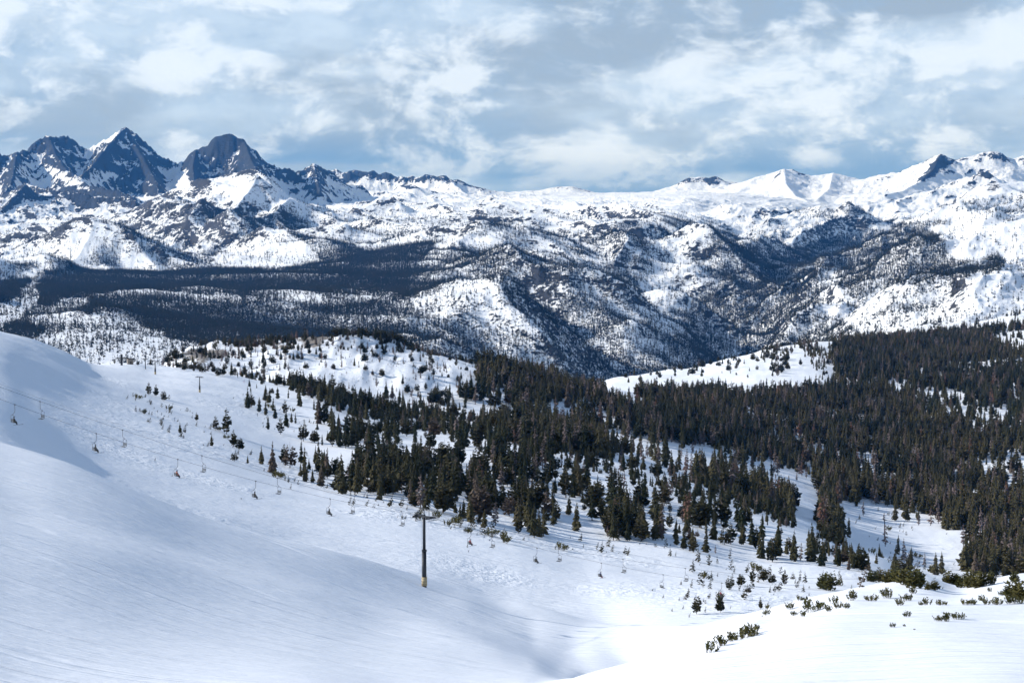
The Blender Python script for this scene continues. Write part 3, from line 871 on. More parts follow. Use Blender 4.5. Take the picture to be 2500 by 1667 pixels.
def plain_material(name, color, rough=0.7, metal=0.0, vary=0.25, scale=3.0):
    m, t, b = new_mat(name)
    tcn = t.nodes.new('ShaderNodeTexCoord')
    n = NOISE(t, tcn.outputs['Object'], scale, 3.0, 0.6)
    lo = tuple(x * (1 - vary) for x in color); hi = tuple(min(1, x * (1 + vary)) for x in color)
    t.links.new(MIXC(t, n, lo, hi), b.inputs['Base Color'])
    b.inputs['Roughness'].default_value = rough
    b.inputs['Metallic'].default_value = metal
    return m


MAT_NEEDLE = leaf_material('conifer_needles', (0.016, 0.021, 0.010), (0.068, 0.058, 0.027), (0.10, 0.075, 0.058), 0.92)
MAT_FARNEEDLE = leaf_material('distant_needles', (0.012, 0.018, 0.013), (0.028, 0.029, 0.020), (0.050, 0.037, 0.032), 0.90)
MAT_DEAD = leaf_material('dead_twigs', (0.11, 0.085, 0.078), (0.17, 0.13, 0.12), (0.13, 0.07, 0.05))
MAT_SHRUB = leaf_material('shrub_needles', (0.060, 0.062, 0.020), (0.115, 0.10, 0.034), (0.13, 0.08, 0.045), 0.92)
MAT_BARK = plain_material('bark', (0.10, 0.075, 0.058), 0.9)


def mesh_from(name, verts, faces, mat, smooth=False):
    me = bpy.data.meshes.new(name)
    me.from_pydata([tuple(v) for v in verts], [], faces)
    if smooth:
        me.polygons.foreach_set('use_smooth', [True] * len(me.polygons))
    me.materials.append(mat)
    me.update()
    return me


def trunk_geo(rng, top, r0, lean=0.0, seg=5, n=4):
    vs_, fs = [], []
    for i in range(n + 1):
        t = i / n
        cx = lean * t * t + rng.uniform(-1, 1) * 0.004 * (0 < i < n)
        cy = rng.uniform(-1, 1) * 0.004 * (0 < i < n)
        r = r0 * (1 - 0.88 * t)
        for k in range(seg):
            a = 2 * math.pi * k / seg
            vs_.append((cx + r * math.cos(a), cy + r * math.sin(a), -0.03 + (top + 0.03) * t))
    for i in range(n):
        for k in range(seg):
            a, b = i * seg + k, i * seg + (k + 1) % seg
            fs.append((a, b, b + seg, a + seg))
    fs.append(tuple(range(n * seg, n * seg + seg)))
    return vs_, fs


def crown_geo(rng, layers, per, slim, clear, droop, ragged, power=0.8, lean=0.0, forks=1):
    """whorls of drooping or upswept branch fans, each a folded kite of two triangles"""
    vs_, fs = [], []
    for fk in range(forks):
        ox = oy = 0.0; top = 1.0; sc = 1.0
        if forks > 1:
            a = 2 * math.pi * fk / forks + rng.random()
            ox, oy = math.cos(a) * slim * 0.45, math.sin(a) * slim * 0.45
            top = rng.uniform(0.68, 1.0); sc = 0.72
        for i in range(layers):
            t = (i + rng.random() * 0.8) / layers
            h0 = clear + (top - clear) * t
            R = slim * sc * ((1 - t) ** power * (0.55 + 0.45 * min(1, t / 0.16)) + 0.02) * (1 + ragged * rng.uniform(-1, 1))
            lo = rng.uniform(0, 6.28)
            n = max(3, int(per * (0.5 + 0.5 * (1 - t))))
            for k in range(n):
                if rng.random() < ragged * 0.35:
                    continue
                a = lo + 2 * math.pi * (k + rng.uniform(-0.3, 0.3)) / n
                r = R * rng.uniform(0.7, 1.2)
                h = h0 + rng.uniform(-0.5, 0.5) / layers
                dz = -droop * r * rng.uniform(0.5, 1.4)
                wdt = r * rng.uniform(0.30, 0.50)
                ca, sa = math.cos(a), math.sin(a)
                lx = lean * h * h
                roll = rng.uniform(-0.6, 0.6) * wdt
                b0 = len(vs_)
                vs_.append((ox + lx + ca * r * 0.05, oy + sa * r * 0.05, h + 0.012))
                vs_.append((ox + lx + ca * r * 0.55 - sa * wdt, oy + sa * r * 0.55 + ca * wdt, h + dz * 0.45 - wdt * 0.35 + roll))
                vs_.append((ox + lx + ca * r, oy + sa * r, h + dz))
                vs_.append((ox + lx + ca * r * 0.55 + sa * wdt, oy + sa * r * 0.55 - ca * wdt, h + dz * 0.45 - wdt * 0.35 - roll))
                vs_.append((ox + lx + ca * r * 0.5, oy + sa * r * 0.5, h + dz * 0.3 + 0.03))
                fs += [(b0, b0 + 1, b0 + 4), (b0 + 1, b0 + 2, b0 + 4), (b0 + 2, b0 + 3, b0 + 4), (b0 + 3, b0, b0 + 4)]
    return vs_, fs


def shrub_geo(rng, n, spread, up, lean=0.0):
    """krummholz: a bush of upswept needle brushes"""
    vs_, fs, sv, sf = [], [], [], []
    for i in range(n):
        a = rng.uniform(0, 6.28); rad = spread * math.sqrt(rng.random())
        x0, y0 = rad * math.cos(a) * 0.6, rad * math.sin(a) * 0.6
        hh = up * rng.uniform(0.5, 1.0) * (1 - 0.35 * rad / spread)
        x1, y1 = x0 + rad * math.cos(a) * 0.55 + lean * hh, y0 + rad * math.sin(a) * 0.55
        b = len(sv); q = 0.012
        sv += [(x0 - q, y0, -0.05), (x0 + q, y0 - q, -0.05), (x0, y0 + q, -0.05), (x1, y1, hh)]
        sf += [(b, b + 1, b + 3), (b + 1, b + 2, b + 3), (b + 2, b, b + 3)]
        for j in range(9):
            t = 0.25 + 0.75 * (j + rng.random()) / 9
            cx, cy, cz = x0 + (x1 - x0) * t, y0 + (y1 - y0) * t, hh * t
            aa = rng.uniform(0, 6.28); ln = 0.17 * rng.uniform(0.6, 1.2); w = ln * 0.34
            dx, dy = math.cos(aa), math.sin(aa)
            b = len(vs_)
            vs_ += [(cx, cy, cz - 0.02), (cx + dx * ln * 0.6 - dy * w, cy + dy * ln * 0.6 + dx * w, cz + ln * 0.45), (cx + dx * ln, cy + dy * ln, cz + ln * 0.95), (cx + dx * ln * 0.6 + dy * w, cy + dy * ln * 0.6 - dx * w, cz + ln * 0.4)]
            fs += [(b, b + 1, b + 2), (b, b + 2, b + 3)]
    return vs_, fs, sv, sf


def join_geo(a, b):
    n = len(a[0])
    return a[0] + b[0], a[1] + [tuple(i + n for i in f) for f in b[1]], [0] * len(a[1]) + [1] * len(b[1])


PROTO = {}      # kind -> list of (trunk mesh, crown mesh)
STOCK = {}      # kind -> collection of joined objects for the uncounted woods


def stock(kind, me):
    if kind not in STOCK:
        STOCK[kind] = bpy.data.collections.new('stock_' + kind)
    o = bpy.data.objects.new('%s_%02d' % (kind, len(STOCK[kind].objects)), me)
    STOCK[kind].objects.link(o)


def add_proto(kind, tg, cg, leaf):
    PROTO.setdefault(kind, []).append((mesh_from('trunk', tg[0], tg[1], MAT_BARK, True), mesh_from('crown', cg[0], cg[1], leaf)))
    v, f, mi = join_geo(tg, cg)
    me = mesh_from(kind, v, f, MAT_BARK)
    me.materials.append(leaf)
    me.polygons.foreach_set('material_index', mi)
    stock(kind, me)


for i in range(6):
    rg = random.Random(100 + i)
    add_proto('conifer', trunk_geo(rg, 0.97, 0.016), crown_geo(rg, 21 + i % 3, 8, [0.15, 0.17, 0.19, 0.16, 0.22, 0.20][i], [0.05, 0.08, 0.04, 0.1, 0.06, 0.12][i], 0.55, 0.30, 0.75), MAT_NEEDLE)
for i in range(4):
    rg = random.Random(200 + i)
    add_proto('pine', trunk_geo(rg, 0.9, 0.02), crown_geo(rg, 20, 8, [0.24, 0.28, 0.3, 0.26][i], 0.10, -0.35, 0.55, 0.5, 0.02, [1, 2, 3, 2][i]), MAT_NEEDLE)
for i in range(3):
    rg = random.Random(300 + i)
    add_proto('dead_tree', trunk_geo(rg, 0.98, 0.018), crown_geo(rg, 17, 5, [0.15, 0.18, 0.2][i], 0.12, 0.2, 0.5, 0.7), MAT_DEAD)
for i in range(5):
    rg = random.Random(400 + i)
    add_proto('sapling', trunk_geo(rg, 0.95, 0.022, 0.12 * i / 4), crown_geo(rg, 9, 6, [0.22, 0.26, 0.3, 0.24, 0.28][i], 0.03, [0.3, -0.3, 0.2, -0.4, -0.2][i], 0.5, 0.6, 0.12 * i / 4), MAT_NEEDLE)
for i in range(5):
    rg = random.Random(500 + i)
    a, b, c, d = shrub_geo(rg, [16, 20, 14, 24, 18][i], [0.45, 0.6, 0.4, 0.8, 0.55][i], 0.95, [0.0, 0.15, -0.1, 0.1, 0.25][i])
    add_proto('shrub', (c, d), (a, b), MAT_SHRUB)
for i in range(4):
    rg = random.Random(700 + i)
    add_proto('bush', trunk_geo(rg, 0.8, 0.03), crown_geo(rg, 11, 8, [0.34, 0.42, 0.38, 0.46][i], 0.02, -0.45, 0.45, 0.35, 0.05, [3, 4, 3, 5][i]), MAT_SHRUB)
for i in range(5):
    rg = random.Random(600 + i)
    g = crown_geo(rg, 5, 5, [0.20, 0.22, 0.19, 0.24, 0.21][i], 0.02, 0.9, 0.25, 0.8)
    stock('far_conifer', mesh_from('far_conifer', g[0], g[1], MAT_FARNEEDLE))


def scatter_object(name, kind, pts, hts, rots, label, category, leans=None):
    """one uncounted mass of trees: points carrying size, turn and choice, drawn from the stock by geometry nodes"""
    me = bpy.data.meshes.new(name)
    n = len(pts)
    me.vertices.add(n); me.vertices.foreach_set('co', np.asarray(pts, np.float32).ravel())
    rg = np.random.default_rng(5)
    sc_ = np.stack([hts * rg.uniform(0.85, 1.2, n), hts * rg.uniform(0.85, 1.2, n), hts], -1).astype(np.float32)
    ro = np.zeros((n, 3), np.float32); ro[:, 2] = rots
    ro[:, 0] = rg.normal(0, 0.025, n); ro[:, 1] = rg.normal(0, 0.025, n)
    if leans is not None:
        ro[:, 1] += leans
    for nm, dt, ar in (('size', 'FLOAT_VECTOR', sc_), ('turn', 'FLOAT_VECTOR', ro)):
        at = me.attributes.new(nm, dt, 'POINT'); at.data.foreach_set('vector', ar.ravel())
    at = me.attributes.new('pick', 'INT', 'POINT'); at.data.foreach_set('value', rg.integers(0, 1000, n).astype(np.int32))
    o = bpy.data.objects.new(name, me); COL.objects.link(o)
    ng = bpy.data.node_groups.new(name + '_nodes', 'GeometryNodeTree')
    ng.interface.new_socket('Geometry', in_out='INPUT', socket_type='NodeSocketGeometry')
    ng.interface.new_socket('Geometry', in_out='OUTPUT', socket_type='NodeSocketGeometry')
    gi = ng.nodes.new('NodeGroupInput'); go = ng.nodes.new('NodeGroupOutput')
    ci = ng.nodes.new('GeometryNodeCollectionInfo')
    ci.inputs['Collection'].default_value = STOCK[kind]
    ci.inputs['Separate Children'].default_value = True
    ci.inputs['Reset Children'].default_value = True
    iop = ng.nodes.new('GeometryNodeInstanceOnPoints')
    iop.inputs['Pick Instance'].default_value = True
    ng.links.new(gi.outputs[0], iop.inputs['Points'])
    ng.links.new(ci.outputs[0], iop.inputs['Instance'])
    for nm, dt, sock in (('pick', 'INT', 'Instance Index'), ('turn', 'FLOAT_VECTOR', 'Rotation'), ('size', 'FLOAT_VECTOR', 'Scale')):
        na = ng.nodes.new('GeometryNodeInputNamedAttribute'); na.data_type = dt
        na.inputs['Name'].default_value = nm
        ng.links.new(na.outputs[0], iop.inputs[sock])
    ng.links.new(iop.outputs[0], go.inputs[0])
    md = o.modifiers.new('scatter', 'NODES'); md.node_group = ng
    o['kind'] = 'stuff'; o['label'] = label; o['category'] = category
    return o


def z4(pts):
    return [(x / 2.613, 750 + y / 2.613) for x, y in pts]


def z8(pts):
    return [(1650 + x / 2.766, 1100 + y / 2.766) for x, y in pts]


RNG = np.random.default_rng(11)


def candidates(sheet, y0, y1, step, smax=0.295):
    ys = np.arange(y0, y1, step); xs = np.arange(-smax * y1, smax * y1, step)
    gx, gy = np.meshgrid(xs, ys)
    gx = gx + RNG.uniform(-0.5, 0.5, gx.shape) * step; gy = gy + RNG.uniform(-0.5, 0.5, gy.shape) * step
    k = np.abs(gx) < smax * gy
    gx, gy = gx[k], gy[k]
    gz = sheet.z(gx, gy)
    u, v = project(gx, gy, gz)
    return gx, gy, gz, u, v


# zones: (photo outline of the ground it covers, share of candidate spots taken, low, high, share of broad pines, share of dead)
NEAR = [
    ([(1110, 905), (1183, 885), (1290, 915), (1374, 945), (1510, 968), (1640, 962), (1940, 958), (2015, 950), (2045, 915), (2020, 850), (2060, 838), (2250, 824), (2338, 816), (2500, 797), (2520, 1420), (2380, 1400), (2200, 1385), (2105, 1352), (1957, 1290), (1650, 1195), (1300, 1115), (1000, 1060), (900, 1010), (1000, 960)], 0.60, 10, 18, 0.22, 0.13),
    ([(860, 1130), (960, 1050), (1100, 1060), (1300, 1115), (1650, 1195), (1957, 1290), (2105, 1352), (2215, 1385), (2230, 1402), (2130, 1402), (2000, 1385), (1940, 1372), (1830, 1382), (1722, 1346), (1650, 1331), (1523, 1331), (1450, 1310), (1306, 1313), (1107, 1270), (1000, 1245), (836, 1205)], 0.50, 6.5, 12.5, 0.3, 0.08),
    ([(1630, 1285), (1960, 1310), (1990, 1360), (1830, 1382), (1640, 1335)], 0.22, 5, 10, 0.3, 0.03),
    ([(740, 1000), (800, 1050), (830, 1100), (900, 1110), (1090, 1085), (1300, 1080), (1250, 1020), (1100, 970), (1000, 960), (900, 960), (850, 1000)], 0.32, 7, 13, 0.25, 0.04),
    ([(1060, 1003), (1180, 1012), (1300, 1065), (1290, 1080), (1180, 1055), (1060, 1025)], 0.06, 5, 9, 0.3, 0.0),
    ([(890, 1095), (1060, 1080), (1200, 1118), (1150, 1137), (1000, 1112)], 0.02, 5, 9, 0.3, 0.0),
    ([(690, 925), (760, 942), (850, 968), (960, 980), (1100, 980), (1190, 1000), (1250, 1065), (1180, 1045), (1050, 1002), (900, 990), (820, 990), (740, 968)], 0.5, 7, 12, 0.4, 0.0),
    ([(400, 900), (420, 868), (540, 825), (750, 798), (850, 805), (1000, 835), (1110, 867), (1180, 900), (1150, 960), (1050, 975), (900, 960), (750, 938), (600, 925)], 0.20, 3.5, 8, 0.4, 0.4),
    ([(420, 875), (540, 825), (640, 815), (720, 830), (700, 925), (600, 920)], 0.34, 4, 8.5, 0.4, 0.3),
    ([(735, 800), (870, 806), (1000, 826), (1118, 856), (1195, 880), (1195, 900), (1110, 876), (1000, 846), (850, 826), (760, 818)], 0.7, 6, 9.5, 0.6, 0.03),
    ([(1500, 925), (1650, 899), (1795, 868), (1899, 846), (1968, 836), (2000, 845), (1960, 870), (2000, 905), (2030, 935), (1941, 925), (1841, 925), (1746, 916), (1640, 927), (1540, 940)], 0.035, 6, 11, 0.5, 0.1),
    ([(1945, 838), (2010, 842), (2030, 880), (2020, 925), (1990, 900)], 0.45, 7, 10, 0.1, 0.3),
    ([(1870, 850), (1925, 855), (1925, 905), (1890, 915)], 0.4, 6, 10, 0.3, 0.2),
    ([(1945, 1160), (2000, 1180), (2004, 1310), (1935, 1310)], 0.0, 5, 9, 0, 0),
    ([(1470, 1080), (1650, 1084), (1800, 1100), (1930, 1145), (1950, 1215), (1880, 1205), (1760, 1180), (1650, 1165), (1500, 1125)], 0.06, 12, 17, 0.05, 0.25),
    ([(2040, 1225), (2160, 1238), (2260, 1252), (2340, 1305), (2390, 1370), (2300, 1405), (2120, 1395), (2050, 1320)], 0.03, 6, 14, 0.1, 0.3),
    ([(2180, 950), (2500, 955), (2500, 1045), (2350, 1055), (2250, 1025), (2180, 990)], 0.26, 12, 19, 0.1, 0.1),
    ([(2410, 815), (2500, 812), (2500, 868), (2440, 850)], 0.08, 10, 14, 0.2, 0.1),
    ([(2330, 800), (2420, 777), (2520, 760), (2520, 798), (2420, 806), (2338, 815)], 0.03, 10, 14, 0.2, 0.1),
    ([(2035, 1000), (2085, 1010), (2078, 1027), (2050, 1024)], 0.0, 5, 9, 0, 0),
]
NEAR.insert(1, ([(700, 1130), (860, 1125), (850, 1215), (770, 1195), (720, 1165)], 0.13, 5, 11, 0.3, 0.0))
NEAR.insert(1, ([(580, 920), (700, 925), (760, 990), (860, 1090), (800, 1080), (700, 1030), (600, 960)], 0.10, 4, 9, 0.2, 0.0))
x, y, z, u, v = candidates(sheetN, 540, 3800, 5.2)
den = np.zeros_like(x); h0 = np.zeros_like(x); h1 = np.zeros_like(x); pp = np.zeros_like(x); dp = np.zeros_like(x); zone = np.full(x.shape, -1)
uj, vj = u + 22 * fbm(x, y, 55, 3, 0.6, 181), v + 9 * fbm(x, y, 55, 3, 0.6, 183)
for i, (poly, d_, a, b, p_, q_) in enumerate(NEAR):
    k = in_poly(uj, vj, poly)
    den[k] = d_; h0[k] = a; h1[k] = b; pp[k] = p_; dp[k] = q_; zone[k] = i
den *= (0.22 + 1.05 * sstep(fbm(x, y, 75, 3, 0.5, 61), -0.30, 0.2)) * (0.45 + 0.7 * sstep(fbm(x, y, 260, 3, 0.5, 63), -0.30, 0.05))
den *= np.interp(y, [500, 1300, 2200, 3800], [1.0, 0.95, 0.75, 0.6])
ht = h0 * 0.55 + (h1 * 1.12 - h0 * 0.55) * RNG.random(x.shape) ** 0.75
ht *= np.interp(y, [600, 1300, 3500], [1.0, 1.0, 1.15])
near_crest = sstep(fbm(x, y, 9e9, 1, 0.5, 1) * 0 + v - np.interp(u, [1250, 1450, 1650, 1850, 2000, 2100], [1105, 1140, 1195, 1262, 1322, 1365]), 45, 8) * (y < 1000) * (u > 1350)
ht = ht * (1 - 0.55 * near_crest)
vis = (z + ht) / y > sheetN.maxe(x, y) - 0.0005
k = (RNG.random(x.shape) < den) & vis
TX, TY, TZ, TH, TZONE = x[k], y[k], z[k], ht[k], zone[k]
rr = RNG.random(TX.shape)
TK = np.where(rr < dp[k], 2, np.where(rr < dp[k] + pp[k], 1, 0))       # 0 conifer 1 pine 2 dead

# trees that stand apart, read off the photograph: crop x, base y, height, broad
LONE = [(950, 560, 85, 1), (995, 570, 85, 1), (1045, 600, 85, 1), (1255, 725, 60, 1), (1375, 785, 95, 1), (1445, 810, 170, 1), (1148, 800, 70, 0), (1350, 885, 75, 0), (1490, 890, 120, 1), (1530, 910, 90, 1), (1495, 985, 80, 1), (1668, 1000, 120, 0), (1580, 1000, 55, 0), (1740, 1060, 205, 0), (1810, 1000, 140, 1), (1850, 1025, 190, 1), (2035, 1065, 110, 1), (2090, 1095, 110, 1),
        (1580, 645, 140, 0), (1605, 640, 110, 1), (1655, 670, 100, 0), (1695, 690, 100, 0), (1755, 710, 90, 0), (1790, 810, 110, 1), (1825, 760, 110, 0), (1860, 740, 70, 0), (1885, 740, 70, 0), (1710, 780, 90, 0), (1935, 855, 150, 1), (2010, 865, 100, 1), (2120, 890, 140, 1), (2165, 890, 100, 0), (2205, 900, 130, 1), (2090, 735, 85, 1), (2025, 730, 35, 0), (2055, 880, 70, 0),
        (1420, 437, 70, 1), (1560, 430, 75, 1), (1780, 500, 90, 1), (1880, 515, 100, 1), (1930, 518, 110, 1), (2045, 560, 140, 1), (2120, 545, 120, 1), (2180, 600, 150, 1), (1270, 400, 45, 1), (1330, 405, 45, 1), (1500, 425, 45, 1), (685, 362, 35, 1), (730, 362, 32, 1), (880, 372, 40, 1), (960, 372, 42, 1)]
ex = []
for (a, b, hpx, broad) in LONE:
    (pu, pv), = z4([(a, b)])
    p = sheetN.hit(pu, pv)
    if p is not None:
        ex.append((p, hpx / 2.613 * p[1] / F, broad, a, b))

COL_OBJ = COL.objects


def tree_thing(name, kind, idx, p, h, rot, label, category, group, wide=1.0, lean=0.0):
    root = bpy.data.objects.new(name, None)
    root.location = p; root.scale = (h * wide, h * wide, h); root.rotation_euler = (0, lean, rot)
    root['label'] = label; root['category'] = category; root['group'] = group
    COL_OBJ.link(root)
    tm, cm = PROTO[kind][idx % len(PROTO[kind])]
    for nm, me in ((('stem', tm), ('foliage', cm)) if kind in ('shrub', 'bush') else (('trunk', tm), ('crown', cm))):
        o = bpy.data.objects.new(nm, me)
        o.parent = root
        COL_OBJ.link(o)
    return root


KN = ['conifer', 'pine', 'dead_tree']
NAMES = ['conifer_tree', 'pine_tree', 'dead_tree']
rngt = random.Random(77)
# name and label every tree that stands apart: cluster, then order in it
def lone_cluster(a, b):
    if b < 380:
        return 'of the low dark pines by the lift terminal on the left shoulder', 'pines by the lift terminal'
    if a < 1100 and b < 620:
        return 'of three upright pines beside the upper groomed run', 'three pines beside the upper run'
    if b < 620 and a < 1600:
        return 'of the dark pines at the crest behind the stone hut', 'pines at the crest'
    if b < 610:
        return 'of the bushy dark pines lining the crest under the knoll', 'bushy pines under the knoll'
    if a > 1540 and b < 815:
        return 'of the narrow dark trees in the diagonal row above the groomed run', 'diagonal row of trees above the run'
    if a > 1900 and b < 910:
        return 'of the big pines bordering the groomed run from above', 'big pines bordering the run'
    if a > 1950:
        return 'of two pines on the right edge of the groomed run', 'two pines by the run'
    if a > 1550:
        return 'of the tall dark trees grouped below the groomed run', 'tall trees below the run'
    return 'of the scattered dark trees on the open left slope', 'scattered trees on the left slope'


ORD0 = ['leftmost', 'second from left', 'third from left', 'fourth from left', 'fifth from left', 'sixth from left', 'seventh from left', 'eighth from left', 'ninth from left', 'tenth from left', 'eleventh from left', 'twelfth from left']
clus = {}
for e in ex:
    clus.setdefault(lone_cluster(e[3], e[4]), []).append(e)
for (lab, grp), es in clus.items():
    es.sort(key=lambda e: e[3])
    for i, (p, h, broad, a, b) in enumerate(es):
        w = ('rightmost' if i == len(es) - 1 and len(es) > 1 else ORD0[i])
        if len(es) == 2:
            w = ('left', 'right')[i]
        tree_thing('pine_tree' if broad else 'conifer_tree', 'pine' if broad else 'conifer', rngt.randrange(12), p, h, rngt.uniform(0, 6.28),
                   w + ' ' + lab, 'tree', grp, 0.85 if h > 10 else 1.0)
ZLAB_ = {0: ('in the dense valley forest behind the near belt', 'trees of the valley forest'), 1: ('in the dark forest belt above the chairlift', 'trees of the forest belt'),
        2: ('in the thin woodland below the forest belt', 'trees of the thin woodland'), 3: ('in the stand between knoll and groomed run', 'trees of the stand under the knoll'),
        6: ('in the row along the foot of the knoll', 'trees along the foot of the knoll'), 7: ('scattered over the sunlit knoll', 'trees on the knoll'), 8: ('on the left end of the sunlit knoll', 'trees on the left end of the knoll'),
        9: ('in the thicket along the crest of the knoll', 'trees on the knoll crest'), 15: ('in the open valley clearing', 'trees in the clearing'), 14: ('among the sunlit trees behind the forest belt', 'sunlit trees behind the belt')}
ZLAB = {(k_ if k_ == 0 else k_ + 2): v_ for k_, v_ in ZLAB_.items()}
ZLAB[1] = ('on the snow slope left of the knoll foot', 'trees left of the knoll foot')
ZLAB[2] = ('at the thin left end of the forest belt', 'trees at the left end of the belt')
KLAB = ['narrow dark green conifer', 'broad dark pine', 'bare greyish dead tree']
order = np.argsort(-(TH / TY))
n_ind = 300 - len(ex)
ind = order[:n_ind]; rest = order[n_ind:]
for i in ind:
    kd = int(TK[i])
    uu, vv = project(TX[i], TY[i], TZ[i])
    where = ', left part' if uu < 1250 else ', middle part' if uu < 1750 else ', right part'
    size = 'tall ' if TH[i] > 12.5 else 'short ' if TH[i] < 8 else ''
    zl, zg = ZLAB.get(int(TZONE[i]), ('in the woods below the snow slope', 'trees below the snow slope'))
    tree_thing(NAMES[kd], KN[kd], rngt.randrange(12), (TX[i], TY[i], TZ[i]), TH[i], rngt.uniform(0, 6.28), size + KLAB[kd] + ' ' + zl + where, 'tree', zg)
for kd in range(3):
    s = rest[TK[rest] == kd]
    scatter_object(['conifer_forest', 'pine_forest', 'dead_tree_stand'][kd], KN[kd], np.stack([TX[s], TY[s], TZ[s] - 0.2], -1), TH[s], RNG.uniform(0, 6.28, len(s)),
                   ['dark conifer forest covering the valley below the snow slopes', 'broad pines mixed through the valley forest', 'grey dead trees scattered through the valley forest'][kd], 'forest')
print('near trees', len(TX))

# ------------------------------------------------------------------ far woods
FARW = [
    ([(-20, 700), (60, 690), (115, 663), (191, 648), (249, 667), (333, 663), (517, 656), (650, 663), (800, 640), (790, 580), (830, 590), (900, 615), (960, 610), (1050, 590), (1140, 590), (1150, 600), (1010, 645), (1000, 660), (1200, 650), (1280, 672), (1250, 690), (1180, 700), (1150, 720), (1060, 720), (960, 770), (900, 800), (860, 850), (600, 850), (480, 840), (330, 800), (150, 800), (60, 860), (-20, 860)], 0.9),
    ([(214, 725), (280, 708), (400, 702), (574, 706), (590, 735), (480, 748), (300, 745)], 0.46),
    ([(593, 730), (640, 706), (850, 702), (950, 712), (985, 730), (850, 745), (700, 757)], 0.46),
    ([(70, 840), (134, 790), (240, 757), (300, 765), (360, 800), (480, 850), (480, 900), (60, 900)], 0.22),
    ([(60, 760), (150, 735), (230, 725), (170, 790), (80, 800)], 0.35),
    ([(-20, 760), (60, 700), (100, 680), (90, 740), (30, 790), (-20, 810)], 0.12),
    ([(1000, 735), (1080, 690), (1180, 680), (1220, 715), (1350, 770), (1450, 810), (1400, 870), (1250, 870), (1150, 830), (1000, 790)], 0.34),
    ([(880, 800), (960, 770), (1080, 745), (1150, 770), (1280, 820), (1400, 880), (1300, 900), (1100, 850), (900, 830)], 0.5),
    ([(1230, 690), (1310, 690), (1380, 740), (1470, 800), (1560, 860), (1500, 900), (1430, 830), (1330, 770), (1240, 720)], 0.62),
    ([(1350, 870), (1450, 850), (1560, 870), (1700, 870), (1750, 920), (1350, 930)], 0.5),
    ([(1640, 830), (1760, 800), (1800, 760), (1850, 730), (1860, 650), (1930, 640), (1925, 690), (1900, 700), (1830, 800), (1760, 850), (1700, 880)], 1.0),
    ([(1850, 640), (1920, 625), (2050, 610), (2200, 570), (2170, 590), (2050, 640), (1960, 650), (1930, 660)], 0.75),
    ([(1960, 600), (2050, 580), (2180, 570), (2240, 580), (2180, 610), (2060, 640)], 0.75),
    ([(2040, 650), (2140, 600), (2300, 590), (2330, 640), (2400, 660), (2380, 690), (2300, 700), (2250, 740), (2170, 730), (2100, 740), (2050, 700)], 0.8),
    ([(2080, 730), (2170, 700), (2330, 700), (2300, 790), (2100, 810), (2050, 790)], 0.30),
    ([(1780, 830), (1900, 790), (2010, 770), (2090, 800), (2110, 830), (1950, 850), (1800, 870)], 0.7),
    ([(2160, 545), (2300, 540), (2330, 548), (2230, 568), (2170, 570)], 0.7),
    ([(2050, 520), (2150, 490), (2160, 500), (2090, 530)], 0.6),
    ([(2290, 500), (2500, 470), (2500, 520), (2330, 560)], 0.12),
    ([(2290, 560), (2500, 520), (2500, 760), (2330, 790), (2330, 680), (2420, 660), (2300, 620)], 0.045),
    ([(2390, 640), (2440, 615), (2450, 650), (2400, 675)], 0.75),
    ([(290, 565), (340, 590), (370, 630), (400, 640), (440, 625), (390, 600), (340, 560)], 0.4),
    ([(340, 520), (430, 500), (480, 500), (400, 520), (300, 545)], 0.35),
    ([(400, 640), (460, 625), (560, 580), (640, 570), (600, 600), (540, 620), (480, 650)], 0.35),
    ([(0, 650), (80, 630), (190, 590), (200, 600), (120, 640), (0, 690)], 0.42),
    ([(700, 560), (760, 585), (830, 610), (850, 650), (790, 640), (730, 590)], 0.6),
    ([(1150, 555), (1200, 540), (1260, 540), (1240, 560), (1180, 572)], 0.4),
    ([(1300, 620), (1420, 640), (1560, 720), (1650, 800), (1560, 800), (1440, 720)], 0.30),
    ([(1500, 640), (1560, 600), (1600, 640), (1570, 720), (1520, 700)], 0.45),
    ([(1720, 560), (1850, 600), (1840, 650), (1760, 620)], 0.4),
    ([(1880, 490), (2000, 500), (2050, 530), (1950, 530)], 0.3),
    ([(1480, 560), (1560, 545), (1560, 560), (1500, 600), (1480, 640)], 0.4),
    ([(1560, 690), (1640, 640), (1700, 700), (1680, 760), (1600, 760)], 0.16),
]
FARW[6:6] = [
    ([(1000, 640), (1130, 612), (1250, 650), (1350, 700), (1450, 780), (1550, 850), (1620, 900), (1350, 910), (1150, 860), (950, 830), (880, 790), (1000, 740)], 0.62),
    ([(1060, 600), (1120, 578), (1210, 575), (1300, 660), (1260, 650), (1150, 615), (1080, 630)], 0.05),
    ([(1330, 690), (1420, 690), (1560, 760), (1620, 840), (1560, 830), (1450, 770)], 0.6),
    ([(1840, 645), (1950, 605), (2100, 560), (2250, 560), (2330, 600), (2400, 650), (2380, 700), (2280, 745), (2170, 800), (2060, 800), (2110, 730), (2060, 660), (1980, 640), (1900, 690)], 0.8),
    ([(1690, 870), (1780, 825), (1900, 797), (2050, 788), (2150, 800), (2150, 845), (1900, 855), (1750, 895)], 0.9),
    ([(860, 560), (1000, 560), (1100, 570), (1050, 595), (900, 610)], 0.25),
    ([(1380, 560), (1500, 570), (1600, 620), (1560, 650), (1450, 600)], 0.35),
]
x, y, z, u, v = candidates(sheetF, 3300, 12800, 6.3)
gx = sheetF.z(x + 15, y) - sheetF.z(x - 15, y); gy = sheetF.z(x, y + 15) - sheetF.z(x, y - 15)
hollow = sheetF._bil(cav, x, y)
st = np.hypot(gx, gy) / 30
aspect = -(sheetF.z(x + 60, y) - sheetF.z(x - 60, y)) / 120 + 0.35 * (sheetF.z(x, y + 60) - sheetF.z(x, y - 60)) / 120
